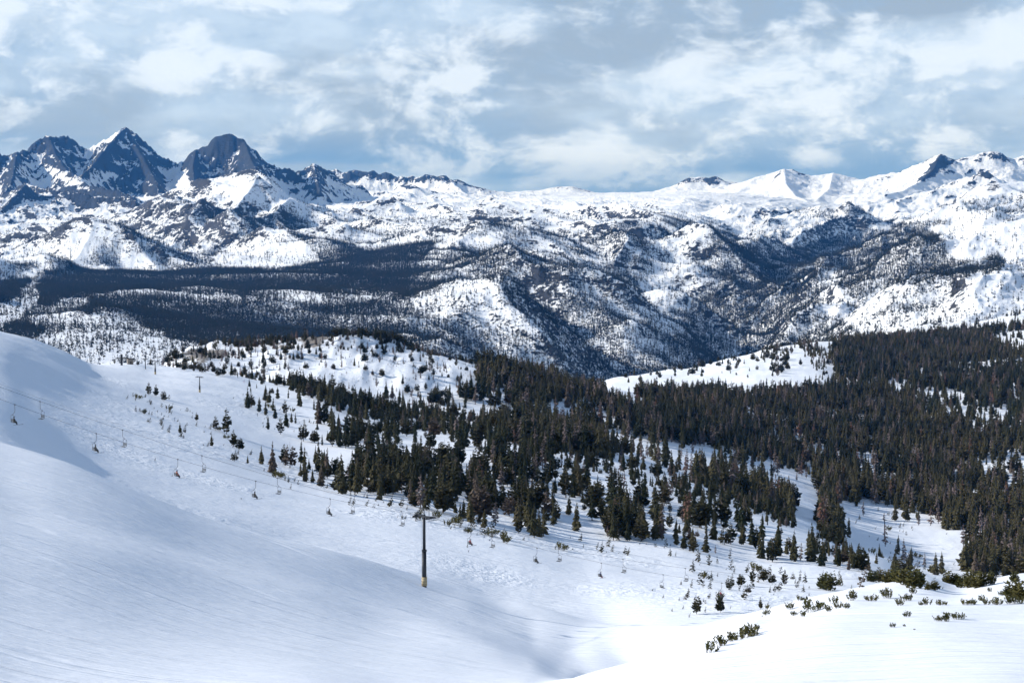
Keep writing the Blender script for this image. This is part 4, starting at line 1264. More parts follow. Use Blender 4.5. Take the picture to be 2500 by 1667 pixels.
lowland = sstep(-z, -140, 60) * sstep(-y, -12500, -9800)
den = lowland * (0.07 + 0.55 * sstep(aspect, 0.12, 0.46) + 0.40 * sstep(-hollow, 1.0, 6.0))
den *= 0.25 + 1.2 * sstep(fbm(x, y, 260, 4, 0.55, 161), -0.15, 0.30)
uj, vj = u + 30 * fbm(x, y, 330, 4, 0.6, 185), v + 15 * fbm(x, y, 330, 4, 0.6, 187)
for poly, d_ in FARW:
    k = in_poly(uj, vj, poly)
    den[k] = d_ * np.clip(0.72 + 1.9 * fbm(x[k], y[k], 230, 4, 0.55, 163) + 0.8 * aspect[k], 0.72 if d_ > 0.58 else 0.16, 1.4)
creek = np.maximum(np.maximum(sstep(-np.abs(sheetF._bil(DC, x, y)), -320, -140), sstep(-np.abs(sheetF._bil(DK, x, y)), -430, -200)), 0.85 * sstep(-np.abs(sheetF._bil(DD, x, y)), -260, -110))
den = np.maximum(den, creek * np.clip(0.8 + 1.2 * fbm(x, y, 150, 3, 0.55, 165), 0.45, 1.2))
den *= sstep(-st, -1.5, -0.9)
den *= np.interp(y, [3300, 5000, 8000, 12000], [0.9, 0.9, 1.0, 1.0])
ht = RNG.uniform(13, 24, x.shape) * np.interp(y, [3300, 6000, 12000], [0.95, 1.05, 1.15])
sN = sheetN
eN = np.interp(x / y, SN, en)
vis = ((z + ht) / y > sheetF.maxe(x, y) - 0.0004) & ((z + ht) / y > eN - 0.0004)
k = (RNG.random(x.shape) < den) & vis
scatter_object('distant_woods', 'far_conifer', np.stack([x[k], y[k], z[k] - 1.0], -1), ht[k], RNG.uniform(0, 6.28, k.sum()), 'distant dark conifer woods on the shelf and hillsides beyond the canyon', 'forest')
print('far trees', k.sum())


# ------------------------------------------------------------------ saplings and dwarf pines
SAPZ = [
    ([(325, 955), (420, 975), (520, 1040), (640, 1130), (760, 1190), (700, 1205), (560, 1110), (460, 1075), (360, 1035), (300, 975)], 0.26, 1.0, 3.4, 'slope'),
    ([(550, 940), (720, 1000), (800, 1060), (760, 1085), (640, 1045), (560, 990)], 0.15, 1.0, 3.4, 'slope'),
    ([(760, 1180), (1000, 1240), (1110, 1265), (1310, 1310), (1450, 1310), (1650, 1330), (1650, 1362), (1450, 1352), (1250, 1332), (1050, 1298), (850, 1238)], 0.30, 0.8, 4.2, 'edge'),
    ([(850, 1230), (1100, 1300), (1400, 1390), (1700, 1440), (1680, 1500), (1400, 1440), (1100, 1370), (900, 1290)], 0.022, 0.7, 1.8, 'open'),
    ([(1640, 1345), (1850, 1380), (2100, 1398), (2100, 1440), (1950, 1462), (1800, 1492), (1650, 1522), (1600, 1490), (1560, 1450), (1700, 1410)], 0.15, 0.7, 4.2, 'gully'),
    ([(260, 1070), (330, 1090), (430, 1130), (560, 1180), (600, 1230), (540, 1205), (400, 1170), (280, 1120)], 0.06, 0.7, 2.2, 'bowl'),
    ([(430, 900), (540, 847), (750, 818), (850, 818), (1000, 842), (1110, 867), (1180, 900), (1150, 960), (1050, 975), (900, 960), (750, 938), (600, 925)], 0.20, 0.9, 2.6, 'knoll'),
    ([(1800, 1505), (1980, 1455), (2120, 1430), (2250, 1408), (2500, 1402), (2500, 1470), (2200, 1478), (2000, 1490), (1850, 1528)], 0.10, 0.4, 1.4, 'hump'),
    ([(2060, 1240), (2200, 1245), (2340, 1310), (2380, 1370), (2300, 1400), (2150, 1390)], 0.04, 1.5, 5.0, 'clearing'),
]
x, y, z, u, v = candidates(sheetN, 160, 1900, 3.6)
den = np.zeros_like(x); ha = np.zeros_like(x); hb = np.zeros_like(x); zn = np.full(x.shape, -1)
for i, (poly, d_, a, b, nm) in enumerate(SAPZ):
    k = in_poly(u, v, poly)
    den[k] = d_; ha[k] = a; hb[k] = b; zn[k] = i
den *= 0.15 + 1.6 * sstep(fbm(x, y, 26, 3, 0.5, 171), -0.1, 0.35)
ht = ha + (hb - ha) * RNG.random(x.shape) ** 1.8
k = (RNG.random(x.shape) < den) & ((z + ht) / y > sheetN.maxe(x, y) - 0.0003)
SX, SY, SZ, SH, SN_ = x[k], y[k], z[k], ht[k], zn[k]
o_ = np.argsort(-(SH / SY))
SAPLAB = {'slope': ('small dark sapling among the scattered saplings beside the groomed run on the left', 'saplings beside the groomed run'),
          'edge': ('short sapling in front of the forest edge above the chairlift', 'saplings along the forest edge'),
          'open': ('tiny bent sapling poking through open snow under the chairlift cables', 'saplings under the chairlift'),
          'gully': ('small conifer in the thin young growth between gully and forest', 'young conifers by the gully'),
          'bowl': ('low sapling on the shaded bowl below the upper cables', 'saplings in the shaded bowl'),
          'knoll': ('stunted sapling on the sunlit rocky knoll', 'stunted saplings on the knoll'),
          'hump': ('small dwarf pine sprig on the sunlit moraine', 'dwarf pine sprigs on the moraine'),
          'clearing': ('young conifer standing in the open clearing on the valley floor', 'young conifers in the clearing')}
for i in o_[:150]:
    nm = SAPZ[int(SN_[i])][4]
    lb, gp = SAPLAB[nm]
    kd = 'shrub' if (nm == 'hump' or rngt.random() < 0.2) else 'sapling'
    tree_thing('dwarf_pine' if kd == 'shrub' else 'sapling', kd, rngt.randrange(15), (SX[i], SY[i], SZ[i]), SH[i], rngt.uniform(-0.7, 0.7), lb, 'dwarf pine' if kd == 'shrub' else 'sapling', gp, 1.0, rngt.uniform(-0.05, 0.35))
s = o_[150:]
if len(s):
    scatter_object('sapling_growth', 'sapling', np.stack([SX[s], SY[s], SZ[s] - 0.05], -1), SH[s], RNG.uniform(-0.8, 0.8, len(s)), 'thin growth of young conifers sprinkled over the snow slopes', 'saplings', leans=RNG.uniform(-0.05, 0.4, len(s)))
print('saplings', len(SX))

ORD = ['leftmost', 'second from left', 'third from left', 'fourth from left', 'fifth from left', 'sixth from left', 'seventh from left', 'eighth from left', 'ninth from left', 'tenth from left', 'eleventh from left', 'twelfth from left', 'thirteenth from left', 'fourteenth from left', 'fifteenth from left', 'sixteenth from left']


def ordinal(i, n):
    if n == 1:
        return ''
    if i == n - 1:
        return 'rightmost'
    return ORD[i]


# bushes of the right foreground: crop x, base y, height, kind
BUSHES = {
    'drift': ([(232, 1362, 88, -0.5), (305, 1318, 92, 0.1), (375, 1285, 82, 0.25), (425, 1275, 70, 0.3), (470, 1262, 105, 0.3), (515, 1240, 95, 0.2), (545, 1205, 40, 0.2)], 'of the green dwarf pines along the nearest snow drift', 'dwarf pines on the near drift'),
    'lone': ([(1560, 1122, 48, 0), (1462, 1192, 40, 0), (1772, 1150, 52, 0), (1832, 1152, 78, 0.1), (1905, 1138, 58, 0.2), (1545, 1186, 20, 0), (1610, 1208, 14, 0)], 'of the low dwarf pines on the open white snow at right', 'dwarf pines on the open snow'),
    'brow': ([(612, 1110, 48, 0), (770, 1072, 60, 0), (800, 1112, 40, 0), (860, 1122, 55, 0.2), (925, 1085, 105, 0.1), (1035, 1085, 48, 0), (1100, 1062, 62, 0.2), (1150, 1065, 48, 0), (1190, 1010, 80, 0), (1320, 1015, 55, 0), (1430, 995, 80, 0), (1515, 1045, 62, 0), (1555, 1012, 62, 0.1), (1600, 965, 60, 0)], 'of the small dwarf pines over the moraine brow', 'dwarf pines on the moraine brow'),
    'edge': ([(1655, 1042, 34, 0), (1700, 1040, 60, 0), (1780, 1042, 48, 0), (1820, 1042, 34, 0), (1960, 1040, 50, 0), (2000, 1040, 50, 0), (2100, 1040, 55, 0), (2165, 1040, 66, 0), (2245, 1035, 66, 0), (2310, 1032, 66, 0)], 'of the dwarf pines in line along the snow edge at far right', 'dwarf pines along the snow edge'),
    'thicket': ([(1000, 935, 95, 0), (1042, 945, 130, 0), (1325, 885, 85, 0), (1375, 885, 95, 0), (1430, 890, 85, 0), (1492, 892, 112, 0), (1555, 905, 118, 0), (1605, 925, 145, 0), (1640, 905, 90, 0), (1700, 940, 62, 0), (1745, 940, 72, 0)], 'of the olive pine bushes crowning the moraine', 'pine bushes crowning the moraine'),
    'clump': ([(1735, 825, 60, 0), (1835, 892, 92, 0), (1885, 905, 75, 0), (1925, 925, 95, 0), (1975, 925, 125, 0), (2025, 925, 125, 0), (2065, 915, 95, 0), (2125, 905, 95, 0), (2275, 992, 130, 0), (2325, 1002, 140, 0), (2285, 885, 62, 0)], 'of the dark pine bushes beside the snow path at right', 'pine bushes beside the snow path'),
}
for nm, (lst, lab, gp) in BUSHES.items():
    for i, (a, b, hpx, ln) in enumerate(lst):
        (pu, pv), = z8([(a, b)])
        p = sheetN.hit(pu, min(pv, 1660))
        if p is None:
            continue
        h = hpx / 2.766 * p[1] / F
        big = nm in ('thicket', 'clump')
        tree_thing('pine_bush' if big else 'dwarf_pine', 'bush' if big else 'shrub', i + len(nm), p - np.array([0, 0, 0.03]), h * (1.15 if big else 1.1), rngt.uniform(0, 6.28), ordinal(i, len(lst)) + ' ' + lab, 'bush' if big else 'dwarf pine', gp, 1.0, ln)
ROW = [(150, 752, 110, 0), (225, 772, 60, 0), (280, 762, 50, 0), (365, 730, 80, 0), (350, 915, 80, 0), (382, 912, 92, 0), (440, 912, 100, 1), (490, 965, 70, 1), (520, 892, 112, 1), (560, 890, 95, 0), (595, 882, 112, 1), (650, 902, 102, 1), (735, 907, 112, 1), (795, 872, 60, 0), (838, 882, 82, 0), (872, 892, 84, 0)]
for i, (a, b, hpx, br) in enumerate(sorted(ROW)):
    (pu, pv), = z8([(a, b)])
    p = sheetN.hit(pu, pv)
    tree_thing('young_pine', 'pine' if br else 'sapling', i, p, hpx / 2.766 * p[1] / F, i * 1.7, ORD[i] + ' of the young pines on open snow beyond the gully' if i < 15 else 'rightmost of the young pines on open snow beyond the gully', 'pine', 'young pines beyond the gully', 0.9)
PAIR = [(140, 1105, 170, 1), (300, 1092, 130, 1), (572, 1072, 90, 1)]
for i, (a, b, hpx, br) in enumerate(PAIR):
    (pu, pv), = z8([(a, b)])
    p = sheetN.hit(pu, pv)
    tree_thing('young_pine', 'pine', i + 1, p, hpx / 2.766 * p[1] / F, i * 2.1, ['left', 'middle', 'right'][i] + ' of three ragged pines at the end of the gully', 'pine', 'ragged pines at the gully end', 0.8)


# ------------------------------------------------------------------ built things
import bmesh


def thing(name, label, category, loc, group=None, rz=0.0):
    o = bpy.data.objects.new(name, None)
    o.location = loc; o.rotation_euler = (0, 0, rz)
    o['label'] = label; o['category'] = category
    if group:
        o['group'] = group
    COL_OBJ.link(o)
    return o


def part(name, bm, mat, parent, smooth=False):
    me = bpy.data.meshes.new(name)
    bm.to_mesh(me); bm.free()
    if smooth:
        me.polygons.foreach_set('use_smooth', [True] * len(me.polygons))
    me.materials.append(mat)
    o = bpy.data.objects.new(name, me)
    o.parent = parent
    COL_OBJ.link(o)
    return o


def b_cyl(bm, a, b, r0, r1=None, seg=12):
    a, b = Vector(a), Vector(b)
    r1 = r0 if r1 is None else r1
    d = b - a
    q = d.to_track_quat('Z', 'Y').to_matrix().to_4x4()
    bmesh.ops.create_cone(bm, cap_ends=True, segments=seg, radius1=r0, radius2=r1, depth=d.length, matrix=Matrix.Translation((a + b) / 2) @ q)
    return bm


def b_box(bm, c, s, rot=None, bev=0.0):
    m = Matrix.Translation(c)
    if rot is not None:
        m = m @ rot.to_4x4()
    g = bmesh.ops.create_cube(bm, size=1.0, matrix=m @ Matrix.Diagonal((*s, 1)))
    if bev:
        es = {e for v_ in g['verts'] for e in v_.link_edges}
        bmesh.ops.bevel(bm, geom=list(es), offset=bev, segments=1, affect='EDGES')
    return bm


def b_tube(bm, pts, r, seg=6):
    for a, b in zip(pts[:-1], pts[1:]):
        b_cyl(bm, a, b, r, r, seg)
    return bm


MAT_STEEL = plain_material('dark_painted_steel', (0.022, 0.025, 0.030), 0.5, 0.3, 0.35, 1.5)
MAT_STEELG = plain_material('weathered_galvanised_steel', (0.12, 0.125, 0.13), 0.5, 0.6, 0.3, 4.0)
MAT_PAD = plain_material('tan_foam_padding', (0.44, 0.35, 0.20), 0.8, 0.0, 0.35, 1.2)
MAT_CHAIR = plain_material('dark_chair_steel', (0.07, 0.072, 0.078), 0.5, 0.4, 0.3, 4.0)
MAT_ROPE = plain_material('steel_rope', (0.035, 0.037, 0.04), 0.6, 0.5, 0.2)
MAT_RUBBER = plain_material('black_rubber', (0.02, 0.02, 0.02), 0.8)
MAT_STONE = plain_material('stone_wall', (0.26, 0.22, 0.18), 0.9, 0.0, 0.5, 1.6)
MAT_WOODD = plain_material('dark_timber', (0.05, 0.035, 0.028), 0.85, 0.0, 0.4, 2.0)
MAT_BLUE = plain_material('blue_board', (0.03, 0.25, 0.62), 0.6, 0.0, 0.1)

# lift line in plan: through the big tower, running right and away
T0 = sheetN.hit(1036, 1432)
LDIR = np.array([0.74, 0.673]); LDIR /= np.linalg.norm(LDIR)
LPER = np.array([LDIR[1], -LDIR[0]])          # towards the near line
ARM = 2.2


def on_line(u_, v_, side):
    """rope point of the near (+1) or far (-1) line seen at a photo pixel"""
    ox, oy = T0[0] + LPER[0] * ARM * side, T0[1] + LPER[1] * ARM * side
    s_ = (u_ - CX) / F
    for _ in range(3):
        t_ = (s_ * oy - ox) / (LDIR[0] - s_ * LDIR[1])
        yy = oy + LDIR[1] * t_
        p = unproject(u_, v_, yy)
        s_ = p[0] / p[1]
    return p


TH_T = 15.2
tower = thing('lift_tower', 'tall dark steel chairlift tower with tan pad at its foot on the near slope', 'lift tower', T0, None, math.atan2(LDIR[1], LDIR[0]))
part('lower_tube', b_cyl(bmesh.new(), (0, 0, -1.0), (0, 0, 7.2), 0.46, 0.43, 24), MAT_STEEL, tower, True)
part('flange', b_cyl(bmesh.new(), (0, 0, 7.2), (0, 0, 7.55), 0.52, 0.52, 24), MAT_STEEL, tower)
part('upper_tube', b_cyl(bmesh.new(), (0, 0, 7.5), (0, 0, TH_T - 0.5), 0.31, 0.27, 20), MAT_STEEL, tower, True)
pad = part('padding', b_cyl(bmesh.new(), (0, 0, 0.25), (0, 0, 2.0), 0.57, 0.56, 20), MAT_PAD, tower, True)
bm = bmesh.new()
for zz in (0.5, 1.1, 1.7):
    b_cyl(bm, (0, 0, zz), (0, 0, zz + 0.07), 0.585, 0.585, 20)
part('strap', bm, MAT_WOODD, pad)
part('cross_arm', b_box(bmesh.new(), (0, 0, TH_T - 0.9), (0.38, 2 * ARM + 0.5, 0.42), None, 0.04), MAT_STEEL, tower)
bm = bmesh.new()
b_cyl(bm, (0, 0, TH_T - 0.6), (0, 0, TH_T + 0.75), 0.09, 0.07, 8)
b_box(bm, (0, 0, TH_T + 0.72), (0.14, 3.4, 0.14))
b_cyl(bm, (0, -1.55, TH_T - 0.7), (0, -1.55, TH_T + 0.7), 0.05, 0.05, 6); b_cyl(bm, (0, 1.55, TH_T - 0.7), (0, 1.55, TH_T + 0.7), 0.05, 0.05, 6)
part('lifting_frame', bm, MAT_STEEL, tower)
bm = bmesh.new()
for sx in (-0.18, 0.18):
    b_cyl(bm, (-0.52, sx, 2.2), (-0.40, sx, TH_T - 1.0), 0.025, 0.025, 5)
for i in range(38):
    zz = 2.3 + i * 0.32
    xx = -0.52 + 0.12 * (zz - 2.2) / (TH_T - 3.2)
    b_cyl(bm, (xx, -0.18, zz), (xx, 0.18, zz), 0.016, 0.016, 5)
part('ladder', bm, MAT_STEELG, tower)
for sd_ in (-1, 1):
    bm = bmesh.new()
    yy = -ARM * sd_
    b_box(bm, (0, yy, TH_T - 1.05), (2.5, 0.10, 0.20))
    b_box(bm, (0, yy, TH_T - 0.72), (1.4, 0.10, 0.16))
    b_box(bm, (-0.65, yy, TH_T - 0.85), (0.12, 0.1, 0.4)); b_box(bm, (0.65, yy, TH_T - 0.85), (0.12, 0.1, 0.4))
    sh = part('sheave_train', bm, MAT_STEELG, tower)
    for i in range(6):
        xx = -1.1 + i * 2.2 / 5
        part('sheave_wheel', b_cyl(bmesh.new(), (xx, yy + 0.06 * sd_, TH_T - 1.02), (xx, yy + 0.20 * sd_, TH_T - 1.02), 0.22, 0.22, 14), MAT_RUBBER, sh)
    bm = bmesh.new()
    b_box(bm, (0, yy - 0.55 * sd_, TH_T - 1.35), (2.4, 0.45, 0.05))
    for xx in (-1.15, 0.0, 1.15):
        b_cyl(bm, (xx, yy - 0.8 * sd_, TH_T - 1.35), (xx, yy - 0.8 * sd_, TH_T - 0.4), 0.025, 0.025, 5)
    b_cyl(bm, (-1.15, yy - 0.8 * sd_, TH_T - 0.4), (1.15, yy - 0.8 * sd_, TH_T - 0.4), 0.025, 0.025, 5)
    b_cyl(bm, (-1.15, yy - 0.8 * sd_, TH_T - 0.85), (1.15, yy - 0.8 * sd_, TH_T - 0.85), 0.02, 0.02, 5)
    part('work_platform', bm, MAT_STEELG, tower)

ROPE_Z = T0[2] + TH_T - 0.78


def rope_at_tower(side):
    return np.array([T0[0] + LPER[0] * ARM * side, T0[1] + LPER[1] * ARM * side, ROPE_Z])


# chair grips seen in the photograph: pixel, rider colour or None
CH_NEAR = [(36, 987, 'black'), (235, 1058, 'black'), (434, 1121, 'orange'), (624, 1173, 'black'), (806, 1217, 'black'), (1150, 1301, 'red'), (1311, 1346, 'black'), (1468, 1375, 'blue'), (1619, 1402, None), (1762, 1429, 'red')]
CH_FAR = [(98, 987), (299, 1054), (493, 1115), (677, 1171), (857, 1225), (979, 1255), (1200, 1306), (1363, 1337), (1521, 1364), (1673, 1389)]
near_pts = [on_line(u_, v_, 1) for u_, v_, _ in CH_NEAR]
far_pts = [on_line(u_, v_, -1) for u_, v_ in CH_FAR]


def rope_curve(pts, side):
    """smooth height along the line through the grips and the tower"""
    P0 = rope_at_tower(side)
    ts = [0.0]; zs = [P0[2]]
    for p in pts:
        ts.append(float((p[:2] - P0[:2]) @ LDIR)); zs.append(p[2])
    ts, zs = np.array(ts), np.array(zs)
    a = np.polyfit(ts[ts <= 0], zs[ts <= 0], 2); b = np.polyfit(ts[ts >= 0], zs[ts >= 0], 2)
    a[-1] = b[-1] = P0[2]
    return lambda t: np.where(np.asarray(t) < 0, np.polyval(a, t), np.polyval(b, t)), P0


def cable(name, label, fz, P0, t0, t1, r, group=None):
    bm = bmesh.new()
    tt = np.linspace(t0, t1, 90)
    pts = [(P0[0] + LDIR[0] * t, P0[1] + LDIR[1] * t, float(fz(t))) for t in tt]
    b_tube(bm, pts, r, 5)
    me = bpy.data.meshes.new(name); bm.to_mesh(me); bm.free(); me.materials.append(MAT_ROPE)
    o = bpy.data.objects.new(name, me); COL_OBJ.link(o)
    o['label'] = label; o['category'] = 'cable'
    if group:
        o['group'] = group
    return o


fn, Pn = rope_curve(near_pts, 1)
ff, Pf = rope_curve(far_pts, -1)
cable('haul_rope', 'lower steel haul rope carrying the riders across the slope', fn, Pn, -125, 150, 0.024, 'chairlift cables')
cable('haul_rope', 'upper steel haul rope carrying the empty chairs', ff, Pf, -125, 150, 0.024, 'chairlift cables')
comm = [on_line(0, 938, 0), on_line(237, 1018, 0), on_line(411, 1074, 0), on_line(560, 1118, 0), on_line(1440, 1333, 0), on_line(1650, 1376, 0)]
Pc = np.array([T0[0], T0[1], T0[2] + TH_T + 0.72])
ts_ = np.array([0.0] + [float((p[:2] - Pc[:2]) @ LDIR) for p in comm]); zs_ = np.array([Pc[2]] + [p[2] for p in comm])
aa = np.polyfit(ts_[ts_ <= 0], zs_[ts_ <= 0], 2); bb = np.polyfit(ts_[ts_ >= 0], zs_[ts_ >= 0], 1); aa[-1] = bb[-1] = Pc[2]
cable('signal_cable', 'thin signal cable strung from the tower top above both haul ropes', lambda t: np.polyval(aa, t) if t < 0 else np.polyval(bb, t), Pc, -130, 150, 0.014, 'chairlift cables')


def chair_meshes():
    r = []
    bm = bmesh.new(); b_box(bm, (0, 0, -0.02), (0.42, 0.12, 0.16), None, 0.02); r.append(('grip', bm, MAT_CHAIR))
    bm = bmesh.new(); b_tube(bm, [(0, 0, -0.05), (0, 0.0, -1.1), (0, 0.10, -1.35), (0, 0.42, -1.62), (0, 0.46, -1.75)], 0.037, 7); r.append(('hanger', bm, MAT_CHAIR))
    bm = bmesh.new()
    for sx in (-0.55, 0.55):
        b_tube(bm, [(0, 0.46, -1.72), (sx * 0.85, 0.46, -1.75), (sx, 0.46, -1.9), (sx, 0.46, -2.95), (sx, 0.05, -3.05), (sx, -0.15, -3.0)], 0.029, 6)
    r.append(('bail_frame', bm, MAT_CHAIR))
    bm = bmesh.new(); b_box(bm, (0, 0.12, -3.0), (1.08, 0.52, 0.07), None, 0.02); r.append(('seat', bm, MAT_RUBBER))
    bm = bmesh.new()
    for zz in (-2.45, -2.62, -2.79):
        b_box(bm, (0, 0.42, zz), (1.08, 0.04, 0.11))
    r.append(('backrest', bm, MAT_RUBBER))
    o = []
    for nm, bm, mt in r:
        me = bpy.data.meshes.new(nm); bm.to_mesh(me); bm.free(); me.materials.append(mt); o.append((nm, me))
    return o


CHAIR = chair_meshes()
CH_RZ = math.atan2(LDIR[1], LDIR[0]) - math.pi / 2        # riders face along the line


def chair(p, label, group, flip):
    t_ = thing('lift_chair', label, 'lift chair', p, group, CH_RZ + (math.pi if flip else 0))
    for nm, me in CHAIR:
        o = bpy.data.objects.new(nm, me); o.parent = t_; COL_OBJ.link(o)
    return t_


def person_material(name, jacket, trousers, zcut):
    m, t, b = new_mat(name)
    tcn = t.nodes.new('ShaderNodeTexCoord'); sp = t.nodes.new('ShaderNodeSeparateXYZ')
    t.links.new(tcn.outputs['Object'], sp.inputs[0])
    f = SMOOTH(t, sp.outputs['Z'], zcut - 0.01, zcut + 0.01)
    t.links.new(MIXC(t, f, trousers, jacket), b.inputs['Base Color'])
    b.inputs['Roughness'].default_value = 0.8
    return m


JACK = {'black': ((0.015, 0.016, 0.02), (0.012, 0.012, 0.014)), 'orange': ((0.55, 0.10, 0.02), (0.015, 0.015, 0.018)), 'red': ((0.42, 0.012, 0.02), (0.02, 0.02, 0.025)), 'blue': ((0.02, 0.03, 0.14), (0.35, 0.015, 0.04))}
PM = {k_: person_material(k_ + '_ski_clothes', a_, b_, 0.08) for k_, (a_, b_) in JACK.items()}
MAT_HELM = plain_material('dark_helmet', (0.03, 0.03, 0.035), 0.4)
MAT_SKI = plain_material('ski_top_sheet', (0.10, 0.10, 0.12), 0.4)


def body(name, joints, edges, mat, parent):
    me = bpy.data.meshes.new(name)
    me.from_pydata([j[:3] for j in joints], edges, [])
    o = bpy.data.objects.new(name, me)
    o.parent = parent
    COL_OBJ.link(o)
    o.modifiers.new('skin', 'SKIN')
    ly = me.skin_vertices[0].data
    for i, j in enumerate(joints):
        ly[i].radius = (j[3], j[3])
    ly[0].use_root = True
    sb = o.modifiers.new('smooth', 'SUBSURF'); sb.levels = 1; sb.render_levels = 1
    me.materials.append(mat)
    return o


SIT = [(0, 0.10, 0.10, 0.15), (0, 0.12, 0.36, 0.165), (0, 0.08, 0.56, 0.17), (0, 0.06, 0.68, 0.07), (0, 0.03, 0.80, 0.105), (0, 0.03, 0.88, 0.09),
       (-0.20, 0.07, 0.56, 0.085), (-0.27, -0.02, 0.32, 0.065), (-0.17, -0.24, 0.22, 0.05), (-0.14, -0.30, 0.20, 0.05),
       (0.20, 0.07, 0.56, 0.085), (0.27, -0.02, 0.32, 0.065), (0.17, -0.24, 0.22, 0.05), (0.14, -0.30, 0.20, 0.05),
       (-0.12, 0.02, 0.07, 0.105), (-0.14, -0.36, 0.07, 0.085), (-0.14, -0.42, -0.34, 0.07), (-0.14, -0.55, -0.40, 0.06),
       (0.12, 0.02, 0.07, 0.105), (0.14, -0.36, 0.07, 0.085), (0.14, -0.42, -0.34, 0.07), (0.14, -0.55, -0.40, 0.06)]
SITE = [(0, 1), (1, 2), (2, 3), (3, 4), (4, 5), (2, 6), (6, 7), (7, 8), (8, 9), (2, 10), (10, 11), (11, 12), (12, 13), (0, 14), (14, 15), (15, 16), (16, 17), (0, 18), (18, 19), (19, 20), (20, 21)]


def rider(p, color, label, rz, xoff=0.0):
    ca, sa = math.cos(rz), math.sin(rz)
    loc = (p[0] + ca * xoff - sa * 0.02, p[1] + sa * xoff + ca * 0.02, p[2] - 2.98)
    t_ = thing('person', label, 'person', loc, None, rz)
    body('body', SIT, SITE, PM[color], t_)
    bm = bmesh.new(); bmesh.ops.create_uvsphere(bm, u_segments=12, v_segments=8, radius=0.135, matrix=Matrix.Translation((0, 0.04, 0.86)))
    part('helmet', bm, MAT_HELM, t_, True)
    for sx in (-0.14, 0.14):
        bm = bmesh.new(); b_box(bm, (sx, -0.62, -0.47), (0.09, 1.65, 0.02)); b_box(bm, (sx, -1.5, -0.43), (0.085, 0.16, 0.02), Matrix.Rotation(-0.45, 3, 'X'))
        part('ski', bm, MAT_SKI, t_)


NL = ['at the far left edge, first', 'second from the left edge', 'third from the left edge', 'fourth from the left edge', 'last before the tall tower', 'first right of the tall tower', 'second right of the tall tower', 'third right of the tall tower', 'fourth right of the tall tower', 'fifth right of the tall tower']
FL = ['at the far left edge', 'second from the left edge', 'third from the left edge', 'fourth from the left edge', 'second left of the tall tower', 'beside the tall tower', 'first right of the tall tower', 'second right of the tall tower', 'third right of the tall tower', 'fourth right of the tall tower']
for (u_, v_, colr), p, nl in zip(CH_NEAR, near_pts, NL):
    t_ = float((p[:2] - Pn[:2]) @ LDIR)
    q_ = (Pn[0] + LDIR[0] * t_, Pn[1] + LDIR[1] * t_, float(fn(t_)))
    chair(q_, ('empty' if colr is None else 'occupied') + ' grey chair on the lower haul rope, ' + nl, 'chairs on the chairlift', True)
    if colr:
        rz = CH_RZ + math.pi
        lab = {'black': 'skier in black clothes', 'orange': 'skier in an orange jacket', 'red': 'skier in a red jacket', 'blue': 'skier in blue jacket and red trousers'}[colr]
        rider(q_, colr, lab + ' riding the chair ' + nl.replace(', first', ''), rz, 0.22)
for (u_, v_), p, nl in zip(CH_FAR, far_pts, FL):
    t_ = float((p[:2] - Pf[:2]) @ LDIR)
    q_ = (Pf[0] + LDIR[0] * t_, Pf[1] + LDIR[1] * t_, float(ff(t_)))
    chair(q_, 'empty grey chair on the upper haul rope, ' + nl, 'chairs on the chairlift', False)

# ------------------------------------------------------------------ the older lift over the left shoulder
def small_tower(u_, vb, vt, label, padded=True, rz=0.9):
    p = sheetN.hit(u_, vb)
    h = (vb - vt) * p[1] / F
    t_ = thing('lift_tower', label, 'lift tower', p, 'small lift towers', rz)
    part('tube', b_cyl(bmesh.new(), (0, 0, -0.6), (0, 0, h - 0.3), 0.32, 0.24, 12), MAT_STEEL, t_, True)
    part('cross_arm', b_box(bmesh.new(), (0, 0, h - 0.15), (0.3, 4.6, 0.32)), MAT_STEEL, t_)
    for sx in (-2.1, 2.1):
        bm = bmesh.new(); b_box(bm, (0, sx, h - 0.42), (2.2, 0.12, 0.22))
        for q in (-0.9, -0.3, 0.3, 0.9):
            b_cyl(bm, (q, sx + 0.08, h - 0.38), (q, sx + 0.18, h - 0.38), 0.18, 0.18, 8)
        part('sheave_train', bm, MAT_STEELG, t_)
    if padded:
        part('lower_sleeve', b_cyl(bmesh.new(), (0, 0, 1.5), (0, 0, 3.7), 0.5, 0.48, 12), MAT_STEEL, t_, True)
        part('padding', b_cyl(bmesh.new(), (0, 0, 0.1), (0, 0, 1.5), 0.55, 0.55, 12), MAT_PAD, t_, True)
    return p + np.array([0, 0, h])


tp = [small_tower(355, 901, 875, 'slim dark lift tower on the left shoulder, between the two stone huts', False),
      small_tower(379, 914, 881, 'dark lift tower with tan padded foot below the two stone huts'),
      small_tower(487.5, 958, 919, 'dark T-shaped lift tower with tan pad alone on the slope above the groomed run'),
      small_tower(1123, 1124, 1100, 'small dark lift tower on the snow strip inside the forest', False)]
small_tower(2159, 1320, 1266, 'tall thin dark lift tower in the valley clearing at right', False, 0.2)


